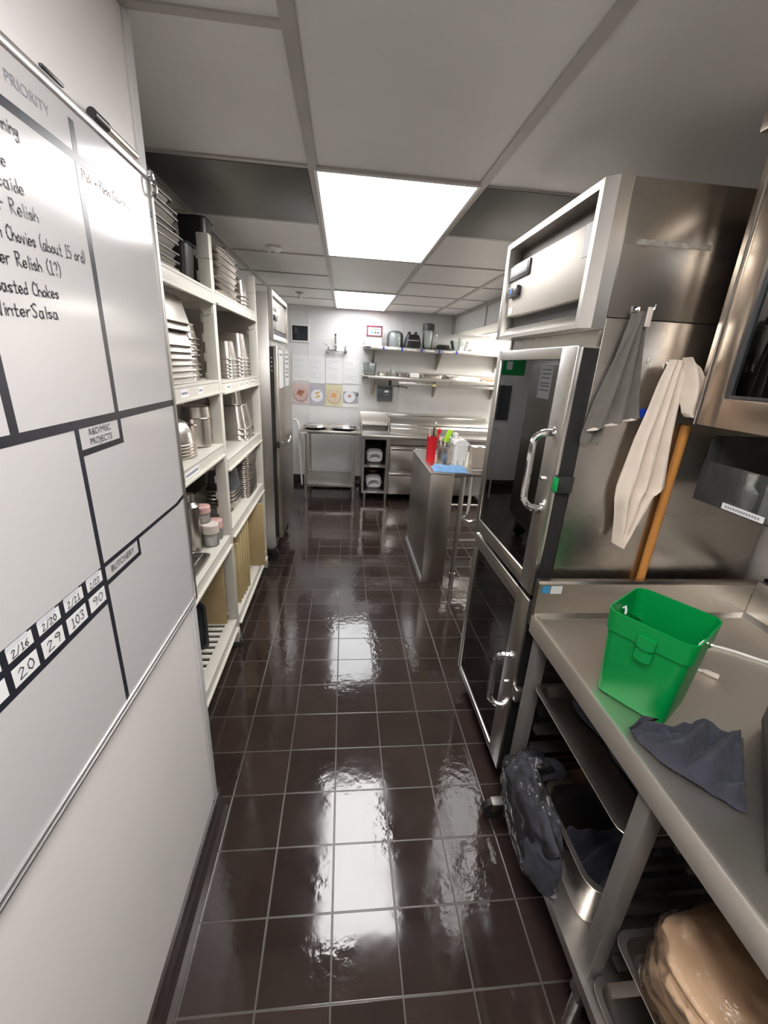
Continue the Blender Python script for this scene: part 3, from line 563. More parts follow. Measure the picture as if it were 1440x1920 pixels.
crumple(0.77, 1.24, 0.64, 1.02, 0.653, 0.10, 'folded_cloth', NAVY, 'dark cloth lying in the sheet pan on the upper rack', 'cloth', 3.1)
crumple(0.72, 1.11, 0.685, 0.875, 0.206, 0.155, 'folded_cloth', NAVY, 'dark cloths filling the deep steel pan on the undershelf', 'cloth', 5.7)
# bag of dark linen in clear plastic, bulging over the undershelf edge
bg = thing('linen_bag', 'clear plastic bag of dark linen bulging over the undershelf edge', 'bag', (0.70, 0.93, 0.20))
def blob(c, r, seed, amp, gap):
    def f(u, v):
        th, ph = u*2*PI, (v-0.5)*PI*0.999
        d = Vector((math.cos(ph)*math.cos(th), math.cos(ph)*math.sin(th), math.sin(ph)))
        k = 1 + amp*noise.noise(d*1.7+Vector((seed, 0, 0))) + 0.45*amp*noise.noise(d*5+Vector((0, seed, 0)))
        def sq(a): return math.copysign(abs(a)**0.8, a)
        q = Vector((c[0]+sq(d.x)*r[0]*k, c[1]+sq(d.y)*r[1]*k, c[2]+sq(d.z)*r[2]*k))
        if q.x > 0.632-gap: q.z = max(q.z, 0.2015+gap)           # rests on the undershelf, sags over its edge
        if q.y < 0.955+gap: q.x = min(q.x, 0.655-gap)             # pressed against the deep pan
        q.y = min(q.y, 1.080-gap)
        return q
    return f
MB().surf(blob((0.690, 0.965, 0.305), (0.100, 0.098, 0.130), 2.0, 0.20, 0.006), 56, 40).part('linen', NAVY, bg, angle=180)
MB().surf(blob((0.640, 0.850, 0.270), (0.055, 0.130, 0.110), 4.0, 0.20, 0.006), 56, 40).part('linen', NAVY, bg, angle=180)
MB().surf(blob((0.662, 0.905, 0.288), (0.092, 0.178, 0.155), 3.0, 0.16, 0.001), 80, 56).part('plastic_film', WRAP, bg, angle=180)
# near bay: two sheet pans and a bundle of brown paper in plastic
front_pan(0.3890, 0.062, 0.548, 0.66, 0.030, 'sheet pan on the middle rack of the near bay under the brown paper bundle', x0=0.662)
front_pan(0.1990, 0.062, 0.548, 0.66, 0.030, 'empty sheet pan on the undershelf of the near bay', x0=0.648)
kb = thing('paper_bundle', 'bundle of brown paper wrapped in clear plastic in the near rack', 'paper bundle', (0.88, 0.40, 0.41))
def kraft(s, rz, ns=48, nt=30):
    def f(u, v):
        th, ph = u*2*PI, (v-0.5)*PI*0.999
        d = Vector((math.cos(ph)*math.cos(th), math.cos(ph)*math.sin(th), math.sin(ph)))
        def sq(a, e): return math.copysign(abs(a)**e, a)
        crease = 0.014*math.sin(26*d.z+5*d.y+3*noise.noise(d*2))*max(0, -d.x-0.15) + 0.022*noise.noise(d*1.8) + 0.008*abs(noise.noise(d*4))
        q = Vector((0.865+sq(d.x, 0.7)*(0.205+crease)*s, 0.378+sq(d.y, 0.7)*(0.148+0.4*crease)*s, 0.505+sq(d.z, 0.7)*(0.100+0.5*crease)*s*rz))
        hole = math.exp(-(((q.x-0.95)/0.020)**2+((q.y-0.435)/0.020)**2))
        if d.z > 0.2: q.z -= 0.06*hole
        return q
    return f
MB().surf(kraft(0.96, 0.96), 72, 48).part('brown_paper', KRAFT, kb, angle=180)
MB().surf(kraft(1.0, 1.03), 56, 36).part('plastic_film', WRAP, kb, angle=180)

# ------------------------------------------------------------------ on the table: bucket, cloth, cord, black box
bk = thing('green_bucket', 'bright green square plastic bucket on the work table', 'bucket', (0.777, 0.793, 0.9005))
def sq_ring(s, z, r): return rrect(-s, s, -s, s, z, r, 6)
mb = MB(); z0 = 0
prof = [(0.074, 0.0, .018), (0.079, 0.004, .020), (0.0895, 0.185, .026), (0.0935, 0.1865, .027), (0.0960, 0.238, .028), (0.0960, 0.240, .028), (0.0930, 0.240, .026), (0.0780, 0.008, .018), (0.072, 0.006, .016)]
mb.loft([[Vector((p.x, p.y, p.z)) for p in sq_ring(s, z, r)] for s, z, r in prof])
def loc_part(mb, name, m, parent, label=None):     # shape given in the thing's own coordinates
    o = bpy.data.objects.new(name, mb.mesh(name, m)); col.objects.link(o); o.parent = parent
    if label: o['label'] = label
    return o
loc_part(mb, 'bucket_shell', GREEN, bk)
for sx, zz, ww in ((-0.0945, 0.192, 0.019), (-0.0905, 0.158, 0.018)):
    mb = MB(); pts = [(-ww, 0.022), (ww, 0.022), (ww, 0.004)] + [(ww*math.cos(a), -0.010*math.sin(a)) for a in [PI*i/8 for i in range(9)]] + [(-ww, 0.004)]
    mb.prism([(p[0]-0.006, p[1]+zz) for p in pts[:3]+pts[3:]], 0, sx-0.009, sx+0.004); loc_part(mb, 'bucket_tab', GREEN, bk)
for sgn in (1, -1):
    mb = MB(); mb.tube([(0.0, sgn*0.089, 0.208), (0.003, sgn*0.086, 0.215), (0.0, sgn*0.0815, 0.205), (0.0, sgn*0.0815, 0.195)], 0.003, 8); loc_part(mb, 'handle_end', WHITEP, bk, 'pale wire handle end')
mb = MB(); pts = [(0.012+0.105*math.sin(a)*0.95, 0.0995*math.cos(a), 0.208-0.075*math.sin(a)) for a in [PI*i/24 for i in range(25)]]
mb.tube(pts, 0.002, 8); loc_part(mb, 'handle', CHROME, bk)
bk.rotation_euler = (0, 0, math.radians(33))
# charcoal cloth laid in folds along the front of the table
ctop = [(0.672, 0.685), (0.705, 0.692), (0.752, 0.664), (0.83, 0.690), (0.885, 0.668), (0.925, 0.645)]
cbot = [(0.672, 0.660), (0.680, 0.600), (0.712, 0.560), (0.735, 0.525), (0.755, 0.502), (0.778, 0.487)]
RIDGES = [((0.05, 0.35), (0.50, 0.10), 0.030, 0.09), ((0.25, 0.90), (0.62, 0.22), 0.046, 0.085), ((0.50, 0.95), (0.92, 0.25), 0.050, 0.09), ((0.12, 0.75), (0.38, 0.42), 0.032, 0.07), ((0.66, 0.12), (0.95, 0.60), 0.036, 0.07), ((0.75, 0.92), (0.97, 0.80), 0.030, 0.06), ((0.30, 0.22), (0.44, 0.60), 0.022, 0.05)]
def seg_dist(p, a, b):
    ax, ay = b[0]-a[0], b[1]-a[1]; t = max(0, min(1, ((p[0]-a[0])*ax+(p[1]-a[1])*ay)/(ax*ax+ay*ay)))
    return math.hypot(p[0]-a[0]-t*ax, p[1]-a[1]-t*ay)
def cloth_f(u, v):
    def lerp(P, t):
        k = t*(len(P)-1); i = min(int(k), len(P)-2); s = k-i; return (P[i][0]*(1-s)+P[i+1][0]*s, P[i][1]*(1-s)+P[i+1][1]*s)
    a, b = lerp(ctop, u), lerp(cbot, u)
    wob = 0.007*noise.noise((u*5, v*4, 0.3))
    x, y = a[0]*(1-v)+b[0]*v+wob, a[1]*(1-v)+b[1]*v+wob
    e = min(1, min(u, 1-u)*10)*min(1, min(v, 1-v)*9)
    pu, pv = u+0.06*noise.noise((u*3, v*3, 4.0)), v+0.06*noise.noise((u*3, v*3, 8.0))
    h = 0.0
    for r_ in RIDGES:
        dd_ = seg_dist((pu, pv), r_[0], r_[1]); h = max(h, r_[2]*math.exp(-(dd_/r_[3])**2)) + 0.25*min(h, r_[2]*math.exp(-(dd_/r_[3])**2))
    return Vector((x, y, 0.9055+e*(0.006+h+0.004*noise.noise((u*12, v*9, 2.0)))))
MB().surf(cloth_f, 90, 70, 0.003).solo('charcoal_cloth', NAVY, 'charcoal cloth lying in folds on the table in front of the bucket', 'cloth', (0.77, 0.60, 0.9), angle=180)
wc = thing('phone_cable', 'thin white cord with a plug tip lying on the table behind the bucket', 'cord', (1.1, 0.92, 0.9))
pts = [(1.36, 0.80, 0.912), (1.30, 0.86, 0.906), (1.24, 0.905, 0.905), (1.18, 0.955, 0.905), (1.12, 0.985, 0.905), (1.05, 0.985, 0.905), (0.985, 0.95, 0.905), (0.985, 0.90, 0.905), (1.015, 0.865, 0.905)]
sm = []
for i in range(len(pts)-1):
    p0, p1, p2, p3 = [Vector(pts[max(0, min(len(pts)-1, k))]) for k in (i-1, i, i+1, i+2)]
    for s in range(5):
        t_ = s/5; sm.append(0.5*((2*p1)+(p2-p0)*t_+(2*p0-5*p1+4*p2-p3)*t_*t_+(3*p1-p0-3*p2+p3)*t_**3))
sm.append(Vector(pts[-1]))
MB().tube(sm, 0.0042, 8).part('cable', WHITEP, wc); MB().tube([(1.015, 0.865, 0.907), (1.022, 0.856, 0.908), (1.040, 0.836, 0.908)], [0.005, 0.008, 0.0075], 10).part('plug', CREAM, wc)
bb = thing('black_box', 'black appliance standing on the table at the right edge of view', 'appliance', (1.12, 0.40, 0.9005))
RB = Matrix.Translation((0.704, 0.382, 0.9008)) @ Matrix.Rotation(math.radians(45), 4, 'Z')
MB().box((0, -0.26, 0), (0.44, 0, 0.20), 0.02, 3, RB).part('housing', BLACKP, bb); MB().box((0.04, 0.0005, 0.05), (0.40, 0.004, 0.15), 0.002, 2, RB).part('front_panel', DARKG, bb)
# black cable on the right wall
MB().tube([(1.442, 1.135, 1.044), (1.444, 1.06, 1.075), (1.445, 0.95, 1.10), (1.445, 0.80, 1.14), (1.445, 0.55, 1.16)], 0.006, 8).solo('black_cable', RUBBER, 'black cable running along the white wall above the side splash', 'cable', (1.445, 0.95, 1.1))
# ------------------------------------------------------------------ plastic shelving unit (left)
sh = thing('shelving_unit', 'cream plastic shelving unit stacked with pans along the left side', 'shelving', (-0.9, 2.15, 0))
PY = (1.215, 2.19, 3.16)
for yy in PY:
    for xa, xb in ((-0.655, -0.603), (-1.20, -1.15)):
        mb = MB(); mb.box((xa, yy-0.024, 0.11), (xb, yy+0.024, 2.165), 0.003)
        xt = xa-0.010 if xa > -1 else xb
        for k in range(22): mb.box((xt, yy-0.016, 0.26+k*0.086), (xt+0.0105, yy+0.016, 0.298+k*0.086))
        p = mb.part('post', CAMBRO, sh)
        MB().box((xa-0.001, yy-0.0250, 2.065), (xb+0.001, yy+0.0250, 2.0675)).part('post_joint', GREYP, p)
    mb = MB()
    for zz in (0.16, 1.10, 2.08): mb.box((-1.15, yy-0.012, zz), (-0.665, yy+0.012, zz+0.035), 0.003)
    mb.part('end_brace', CAMBRO, sh)
    for xx in (-0.63, -1.17):
        mb = MB(); mb.cyl((xx+0.004, yy-0.012, 0.036), (xx+0.004, yy+0.012, 0.036), 0.036); mb.part('caster', DARKG, sh)
        mb = MB(); mb.box((xx-0.026, yy-0.019, 0.04), (xx+0.03, yy-0.014, 0.112)); mb.box((xx-0.026, yy+0.014, 0.04), (xx+0.03, yy+0.019, 0.112)); mb.box((xx-0.03, yy-0.022, 0.09), (xx+0.03, yy+0.022, 0.115), 0.003); mb.part('caster_fork', CAMBRO, sh)
SH1, SH2 = [0.205, 0.745, 1.247, 1.555, 1.945], [0.200, 0.765, 1.150, 1.545, 1.950]
for bay, (y0, y1, zs) in enumerate(((1.242, 2.164, SH1), (2.216, 3.134, SH2))):
    for k, z in enumerate(zs):
        mb = MB()
        fx = -0.655 if k == 0 else -0.692
        mb.box((fx, y0, z-0.012), (-0.602, y1, z), 0.002); mb.box((-1.20, y0, z-0.012), (-1.12, y1, z), 0.002)
        mb.box((-0.614, y0, z-0.062), (-0.604, y1, z-0.006), 0.002); mb.box((-0.612, y0, z-0.062), (-0.590, y1, z-0.052), 0.002); mb.box((-1.20, y0, z-0.055), (-1.19, y1, z-0.006), 0.002)
        yy = y0+0.012
        while yy < y1-0.02:
            mb.box((-1.12, yy, z-0.010), (fx, yy+0.025, z-0.001)); yy += 0.0475
        s = mb.part('shelf_plate', CAMBRO, sh)
        for yb in (y0, y1-0.006):
            MB().prism([(-0.604, z-0.062), (-0.604, z-0.012), (-0.66, z-0.012), (-0.66, z-0.085), (-0.64, z-0.11), (-0.612, z-0.10)], 1, yb, yb+0.006).part('shelf_bracket', CAMBRO, s)
labs = [(1.30, 1.36, SH1[3]), (1.66, 1.745, SH1[3]), (2.30, 2.38, SH2[3]), (2.60, 2.66, SH2[3]), (2.74, 2.80, SH2[3]), (2.90, 2.99, SH2[3]), (1.62, 1.78, SH1[2]), (1.86, 1.92, SH1[3])]
for a, b, z in labs:
    o = MB().box((-0.6045, a, z-0.046), (-0.6030, b, z-0.018)).part('shelf_label', PAPER, sh)
    MB().box((-0.6032, a+0.008, z-0.036), (-0.6026, b-0.01, z-0.027)).part('label_print', PRINT, o)

def inv(o, x, y, zr, h, lab, group=None, rz=0):
    return dup(o, (x, y, zr+h), lab, (PI, 0, rz))
def park(o): bpy.data.objects.remove(o)
# --- first bay, top: stack of full sheet pans lying along the shelf
sp = pan_mb(0.44, 0.63, 0.028, 0.012, 0.010, 0.028).solo('sheet_pan', ALU, 'x', 'pan', group='sheet pans on the top shelf')
N = 9
for i in range(N):
    dup(sp, (-0.872+random.uniform(-.022, .012), 1.66+random.uniform(-.045, .030), 1.946+i*0.0288), 'dull sheet pan on the first top shelf, %s of nine' % nth(i, N), (0, 0, random.uniform(-.02, .02)))
park(sp)
o = pan_mb(0.125, 0.12, 0.30, 0.010, 0.008, 0.02).solo('insert_pan', BLACKP, 'black plastic insert pan on the top shelf behind the middle post', 'pan'); o.location = (-0.705, 2.33, 1.952)
o = pan_mb(0.125, 0.12, 0.15, 0.010, 0.008, 0.02).solo('insert_pan', BLACKP, 'black plastic insert pan on the top shelf left of the middle post', 'pan'); o.location = (-0.715, 2.075, 1.947)
# --- second bay, top: half sheet pans with rounded ends, then small inserts upside down
sp = pan_mb(0.40, 0.43, 0.030, 0.014, 0.010, 0.045).solo('half_sheet_pan', PANM, 'x', 'pan', group='half sheet pans on the second top shelf')
N = 7
for i in range(N): dup(sp, (-0.845+random.uniform(-.008, .008), 2.66+random.uniform(-.012, .012), 1.9515+i*0.0325), 'half sheet pan on the second top shelf, %s of seven' % nth(i, N), (0, 0, random.uniform(-.015, .015)))
park(sp)
sp = pan_mb(0.165, 0.155, 0.10, 0.010, 0.008, 0.022).solo('insert_pan', PANM, 'x', 'pan', group='upturned insert pans on the second top shelf')
for i, zr in enumerate((1.952, 1.972, 1.994, 2.016)): inv(sp, -0.715, 3.02, zr, 0.10, 'upturned insert pan at the top shelf far end, %s of four' % nth(i, 4))
park(sp)
# --- first bay, second shelf: upturned hotel pans
sp = pan_mb(0.52, 0.335, 0.10, 0.022, 0.011, 0.045).solo('hotel_pan', PANM, 'x', 'pan', group='upturned hotel pans on the first bay second shelf')
zs_ = (1.557, 1.580, 1.602, 1.624, 1.646, 1.670, 1.694, 1.748, 1.776)
for i, zr in enumerate(zs_): inv(sp, -0.885, 1.765, zr, 0.10, 'upturned hotel pan on the shelf by the whiteboard, %s of nine' % nth(i, len(zs_)))
park(sp)
sp = pan_mb(0.155, 0.10, 0.065, 0.010, 0.008, 0.02).solo('insert_pan', PANM, 'x', 'pan', group='small upturned pans beside the hotel pans')
for i, zr in enumerate((1.557, 1.577, 1.60, 1.622, 1.66, 1.682, 1.706, 1.728)): inv(sp, -0.745, 2.065, zr, 0.065, 'small upturned pan between hotel pans and middle post, %s' % nth(i, 8))
park(sp)
# --- second bay, second shelf: two stacks of upturned insert pans
sp = pan_mb(0.168, 0.150, 0.10, 0.012, 0.008, 0.024).solo('insert_pan', PANM, 'x', 'pan', group='near stack of upturned insert pans in the second bay')
zz_ = (1.547, 1.565, 1.583, 1.601, 1.619, 1.648)
for i, zr in enumerate(zz_): inv(sp, -0.715, 2.60, zr, 0.10, 'upturned insert pan, nearer stack on the labelled far shelf, %s' % nth(i, len(zz_)))
sp2 = pan_mb(0.175, 0.165, 0.15, 0.016, 0.008, 0.026).solo('insert_pan', PANM, 'x', 'pan', group='far stack of upturned insert pans in the second bay')
zz_ = (1.547, 1.568, 1.590, 1.612, 1.634, 1.656)
for i, zr in enumerate(zz_): inv(sp2, -0.722, 2.915, zr, 0.15, 'taller upturned insert pan, farther stack on the labelled shelf, %s' % nth(i, len(zz_)))
park(sp); park(sp2)
# --- first bay, third shelf: bowls and pots
sp = MB().lathe([(0.010, 0.0), (0.040, 0.003), (0.078, 0.030), (0.100, 0.072), (0.108, 0.112), (0.114, 0.113), (0.114, 0.1145), (0.1074, 0.1135), (0.0992, 0.0725), (0.0773, 0.0308), (0.0396, 0.0042), (0.010, 0.0012)], (0, 0, 0), 36, True, True).solo('mixing_bowl', PANM, 'x', 'bowl', group='upturned mixing bowls on the third shelf')
for i, zr in enumerate((1.249, 1.262, 1.276, 1.290, 1.304)): inv(sp, -0.745, 1.845, zr, 0.116, 'upturned round mixing bowl beside the whiteboard edge, %s' % nth(i, 5))
park(sp)
o = MB().lathe([(0.02, 0.0), (0.055, 0.004), (0.088, 0.085), (0.094, 0.086), (0.094, 0.090), (0.086, 0.088), (0.053, 0.007), (0.02, 0.003)], (0, 0, 0), 32, True, True).solo('mixing_bowl', STEELD, 'upright steel bowl standing on a pot behind the domed bowls', 'bowl'); o.location = (-0.945, 1.92, 1.408)
def pot(x, y, z, r, h, lab, m=PANM, group=None, inverted=False):
    t = thing('stock_pot', lab, 'pot', (x, y, z), group)
    k = h
    MB().lathe([(0.0, 0), (r-0.006, 0), (r, 0.006), (r, h-0.006), (r+0.006, h-0.003), (r+0.006, h), (r-0.003, h), (r-0.004, 0.006), (0.0, 0.004)], (x, y, z), 32).part('pot_body', m, t)
    for s in (1, -1):
        MB().tube([(x-0.028, y+s*r, z+h*0.8), (x-0.024, y+s*(r+0.022), z+h*0.82), (x+0.024, y+s*(r+0.022), z+h*0.82), (x+0.028, y+s*r, z+h*0.8)], 0.0035, 6).part('handle', m, t)
    return t
pot(-0.945, 1.92, 1.2485, 0.085, 0.157, 'tall dark steel pot under the upright bowl on the third shelf', STEELD)
pot(-0.705, 2.085, 1.2485, 0.070, 0.135, 'wide steel pot beside the middle post on the third shelf')
o = MB().lathe([(0.0, 0.054), (0.056, 0.054), (0.062, 0.050), (0.066, 0.002), (0.070, 0.0), (0.066, 0.0), (0.058, 0.046), (0.0, 0.050)], (0, 0, 0), 32).solo('steel_insert', PANM, 'shallow round steel insert upturned on the wide pot', 'pan'); o.location = (-0.702, 2.087, 1.3845)
# --- second bay, third shelf: big half pans upside down
sp = pan_mb(0.31, 0.265, 0.15, 0.022, 0.011, 0.045).solo('half_hotel_pan', PANM, 'x', 'pan', group='upturned half pans on the second bay third shelf')
for i, zr in enumerate((1.152, 1.187, 1.222)): inv(sp, -0.79, 2.915, zr, 0.12 if i < 2 else 0.15, 'upturned half hotel pan by the far shelf post, %s of three' % ['lowest', 'middle', 'top'][i]) if i == 2 else None
park(sp)
sp = pan_mb(0.31, 0.265, 0.10, 0.022, 0.011, 0.045).solo('half_hotel_pan', PANM, 'x', 'pan', group='upturned half pans on the second bay third shelf')
for i, zr in enumerate((1.152, 1.187)): inv(sp, -0.79, 2.915, zr, 0.10, 'upturned half hotel pan by the far shelf post, %s of three' % ['lowest', 'middle'][i])
park(sp)
sp = pan_mb(0.20, 0.17, 0.145, 0.012, 0.009, 0.035).solo('insert_pan', STEELD, 'tall insert pan upturned on top of the half hotel pans', 'pan'); sp.location = (-0.775, 2.865, 1.374+0.145); sp.rotation_euler = (PI, 0, 0)
# --- first bay, fourth shelf
th = thing('steel_flask', 'tall brushed steel flask on the fourth shelf by the whiteboard', 'flask', (-0.735, 1.985, 0.7455))
MB().lathe([(0.0, 0), (0.040, 0), (0.042, 0.004), (0.042, 0.225), (0.024, 0.245), (0.024, 0.25), (0.0, 0.25)], (-0.735, 1.985, 0.7455), 28).part('flask_body', STEELD, th); MB().cyl((-0.735, 1.985, 0.9958), (-0.735, 1.985, 1.032), 0.023).part('cap', PANM, th)
def jar(x, y, z, r, h, m_lid, lab, s=1):
    t = thing('spice_jar', lab, 'jar', (x, y, z), 'pink lidded jars on the fourth shelf')
    MB().lathe([(0.0, 0), (r*0.95, 0), (r, 0.004), (r, h*0.55), (r*0.9, h*0.6), (0.0, h*0.6)], (x, y, z), 24).part('jar_body', JARG, t)
    MB().lathe([(0.0, 0), (r*0.82, 0), (r*0.82, h*0.42), (0, h*0.42)], (x, y, z+0.004), 20).part('contents', CREAM, t)
    MB().lathe([(0.0, h*0.605), (r*1.04, h*0.605), (r*1.05, h*0.63), (r*1.05, h*0.97), (r*0.98, h), (0.0, h)], (x, y, z), 24).part('lid', m_lid, t)
    return t
jar(-0.665, 2.035, 0.7455, 0.040, 0.115, CREAM, 'cream lidded jar nearest the aisle beside the middle post')
jar(-0.760, 2.125, 0.7455, 0.040, 0.115, PINKP, 'pink lidded jar behind the cream jar by the middle post')
j = jar(-0.668, 2.119, 0.7455, 0.038, 0.105, PINKP, 'pink lidded jar marked with a black letter beside the middle post')
jar(-0.822, 2.045, 0.7455, 0.040, 0.115, CREAM, 'cream lidded jar beside the steel flask')
o = jar(-0.705, 2.062, 0.8618, 0.038, 0.085, PINKP, 'pink lidded jar stacked on top of the other jars'); text('A', 0.030, (-0.705, 2.062-0.0403, 0.932), (1, 0, 0), (0, 0, 1), INK, o)
def saucepan(x, y, z, r, h, lab):
    t = thing('saucepan', lab, 'pot', (x, y, z), 'dark lidded saucepans at the back of the fourth shelf')
    MB().lathe([(0.0, 0), (r-0.004, 0), (r, 0.006), (r, h), (r-0.003, h), (r-0.004, 0.008), (0.0, 0.006)], (x, y, z), 28).part('pan_body', BLACKM, t)
    l = MB().lathe([(0.0, h+0.018), (r*0.6, h+0.014), (r+0.004, h+0.002), (r+0.004, h+0.0005), (0.0, h+0.0005)], (x, y, z), 28).part('lid', STEELD, t)
    MB().sph((x, y, z+h+0.026), 0.012).part('knob', CHROME, l); MB().tube([(x, y+r-0.001, z+h*0.8), (x+0.03, y+r+0.02, z+h*0.82), (x+0.10, y+r+0.02, z+h*0.84)], 0.006, 8).part('handle', STEELD, t)
saucepan(-1.045, 1.868, 0.7455, 0.082, 0.17, 'dark lidded saucepan behind the steel flask'); saucepan(-1.03, 2.085, 0.7455, 0.065, 0.16, 'smaller dark lidded saucepan behind the jars')
o = pan_mb(0.31, 0.43, 0.022, 0.010, 0.010, 0.026).solo('sheet_pan', STEELD, 'dark half sheet pan under a wire rack on the fourth shelf', 'pan'); o.location = (-0.785, 1.665, 0.7455)
rk = thing('wire_rack', 'chrome wire cooling rack resting on the dark half sheet pan', 'rack', (-0.79, 1.66, 0.768))
mb = MB(); mb.tube([(-0.655, 1.47, 0.772), (-0.655, 1.87, 0.772), (-0.94, 1.87, 0.772), (-0.94, 1.47, 0.772)], 0.0035, 6, True); mb.part('rim_wire', CHROME, rk)
mb = MB()
for k in range(6): mb.tube([(-0.70-k*0.042, 1.47, 0.7745), (-0.70-k*0.042, 1.87, 0.7745)], 0.0022, 6)
for k in range(3): mb.tube([(-0.655, 1.53+k*0.14, 0.7785), (-0.94, 1.53+k*0.14, 0.7785)], 0.0026, 6)
mb.part('grid_wires', CHROME, rk)
o = MB().lathe([(0.012, 0.0), (0.026, 0.002), (0.046, 0.030), (0.049, 0.046), (0.047, 0.046), (0.044, 0.031), (0.025, 0.004), (0.012, 0.0025)], (0, 0, 0), 28, True, True).solo('small_bowl', PANM, 'small steel bowl standing on the wire rack', 'bowl'); o.location = (-0.80, 1.80, 0.7817)
# --- second bay, fourth shelf: tall stack of quarter trays, steel box pans and rack
sp = pan_mb(0.22, 0.295, 0.022, 0.010, 0.009, 0.03).solo('quarter_tray', PANM, 'x', 'tray', group='tall stack of quarter trays')
for i in range(22): inv(sp, -0.745+random.uniform(-.002, .002), 2.905+random.uniform(-.002, .002), 0.767+i*0.0155, 0.022, 'quarter tray in the tall stack by far shelf post, %s' % nth(i, 22), rz=random.uniform(-.006, .006))
park(sp)
sp = pan_mb(0.16, 0.205, 0.060, 0.010, 0.009, 0.02).solo('loaf_pan', STEELD, 'x', 'pan', group='steel loaf pans beside the quarter trays')
for i in range(4): dup(sp, (-0.735, 2.585, 0.7665+i*0.024), 'steel loaf pan beside the tall tray stack, %s' % nth(i, 4))
park(sp)
o = pan_mb(0.155, 0.20, 0.105, 0.012, 0.009, 0.02).solo('box_pan', DARKG, 'deep dark box pan upturned on the loaf pans', 'pan'); o.location = (-0.737, 2.585, 0.901+0.105); o.rotation_euler = (PI, 0, 0)
o = pan_mb(0.15, 0.17, 0.030, 0.008, 0.009, 0.02).solo('wire_tray', CHROME, 'small shiny tray near the middle post on the fourth shelf', 'tray'); o.location = (-0.735, 2.37, 0.7665)
# --- dark tubs along the shelf backs, mostly added to darken the shaded background
def tub(x, y, z, w, d, h, lab):
    t = thing('backdrop_tub', lab, 'tub', (x, y, z), 'dark storage tubs at the back of the shelves')
    MB().loft([rrect(x-w/2+.01, x+w/2-.01, y-d/2+.01, y+d/2-.01, z, .02), rrect(x-w/2, x+w/2, y-d/2, y+d/2, z+h-0.02, .025)]).part('tub_body', BLACKP, t)
    MB().box((x-w/2-0.006, y-d/2-0.006, z+h-0.0195), (x+w/2+0.006, y+d/2+0.006, z+h), 0.005).part('lid', DARKG, t)
tub(-1.112, 1.66, 1.2485, 0.13, 0.56, 0.235, 'dark lidded tub behind the domed bowls on the third shelf')
tub(-1.115, 2.06, 1.2485, 0.12, 0.20, 0.235, 'dark lidded tub behind the wide steel pot on the third shelf')
tub(-1.085, 2.48, 1.1515, 0.16, 0.44, 0.28, 'added dark backdrop tub at the back of the second bay third shelf')
tub(-1.090, 1.52, 0.7465, 0.15, 0.50, 0.36, 'added dark backdrop tub at the back of the first bay fourth shelf')
tub(-1.060, 2.42, 0.7665, 0.18, 0.36, 0.26, 'added dark backdrop tub behind the loaf pans on the fourth shelf')
tub(-1.070, 2.88, 0.7665, 0.16, 0.40, 0.26, 'added dark backdrop tub behind the tall tray stack')
# --- bottom shelf: black trays, cutting boards
def board(x0, dx, y, z0, dz, t_, yaw, lean, m, name, lab, cat, group=None, bev=0.006):
    o = MB().box((-dx, -t_/2, 0), (0, t_/2, dz), bev).solo(name, m, lab, cat, (0, 0, 0), group)
    o.location = (x0, y, z0); o.rotation_euler = (lean, 0, yaw); return o
def tray_upright(x, y, lab):
    o = pan_mb(0.27, 0.34, 0.035, 0.014, 0.012, 0.04).solo('serving_tray', DARKG, lab, 'tray', group='dark trays standing on the bottom shelf')
    o.location = (x, y, 0.2070+0.150); o.rotation_euler = (math.radians(84), math.radians(90), 0); o.rotation_euler = Matrix(((0, 1, 0), (0, 0, -1), (-1, 0, 0))).to_euler(); return o
tray_upright(-0.875, 1.80, 'dark tray standing on edge on the bottom shelf, nearer one'); tray_upright(-0.855, 1.915, 'dark tray standing on edge on the bottom shelf, farther one')
board(-0.645, 0.40, 2.125, 0.206, 0.41, 0.013, 0.0, 0.0, TANB, 'cutting_board', 'tan cutting board behind the dark trays on the bottom shelf', 'cutting board')
for i, (x0, yy, dz, yw) in enumerate(((-0.628, 2.300, 0.34, .10), (-0.618, 2.355, 0.40, .12), (-0.616, 2.400, 0.44, .14), (-0.612, 2.450, 0.46, .13), (-0.610, 2.500, 0.47, .15), (-0.606, 2.56, 0.47, .16))):
    board(x0, 0.36, yy, 0.202, dz, 0.013, -yw*0.5, -0.05, TANBE, 'cutting_board', 'thin tan cutting board in the second bay, %s from the middle post' % ['first', 'second', 'third', 'fourth', 'fifth', 'sixth'][i], 'cutting board', 'tan cutting boards standing in the second bay')
board(-0.560, 0.42, 2.87, 0.202, 0.485, 0.016, 0.0, -0.02, TANB, 'cutting_board', 'large tan cutting board showing its face at the far shelf post', 'cutting board')

# ------------------------------------------------------------------ tall solid-door refrigerator (left rear)
lf = thing('solid_door_refrigerator', 'tall stainless refrigerator with solid door beyond the left shelving', 'refrigerator', (-0.9, 3.70, 0))
FY0, FY1 = 3.285, 4.11
mb = MB(); mb.box((-1.30, FY0, 0.16), (-0.545, FY1, 2.10), 0.004); mb.part('cabinet', STEEL, lf)
mb = MB(); mb.prism([(-0.515, FY0+0.035), (-0.515, FY0+0.018), (-0.530, FY0-0.002), (-0.545, FY0-0.002), (-0.545, FY0+0.035)], 2, 1.795, 2.118)
mb.box((-0.545, FY1-0.03, 1.795), (-0.515, FY1+0.002, 2.118)); mb.box((-0.545, FY0+0.035, 2.088), (-0.515, FY1-0.03, 2.118)); mb.prism([(-0.515, 1.795), (-0.545, 1.795), (-0.545, 1.835), (-0.53, 1.835), (-0.515, 1.808)], 1, FY0+0.035, FY1-0.03)
hh = mb.part('header_frame', STEEL, lf)
MB().box((-0.5448, FY0+0.036, 1.872), (-0.530, FY1-0.031, 2.050), 0.003).part('header_panel', PANM, hh)
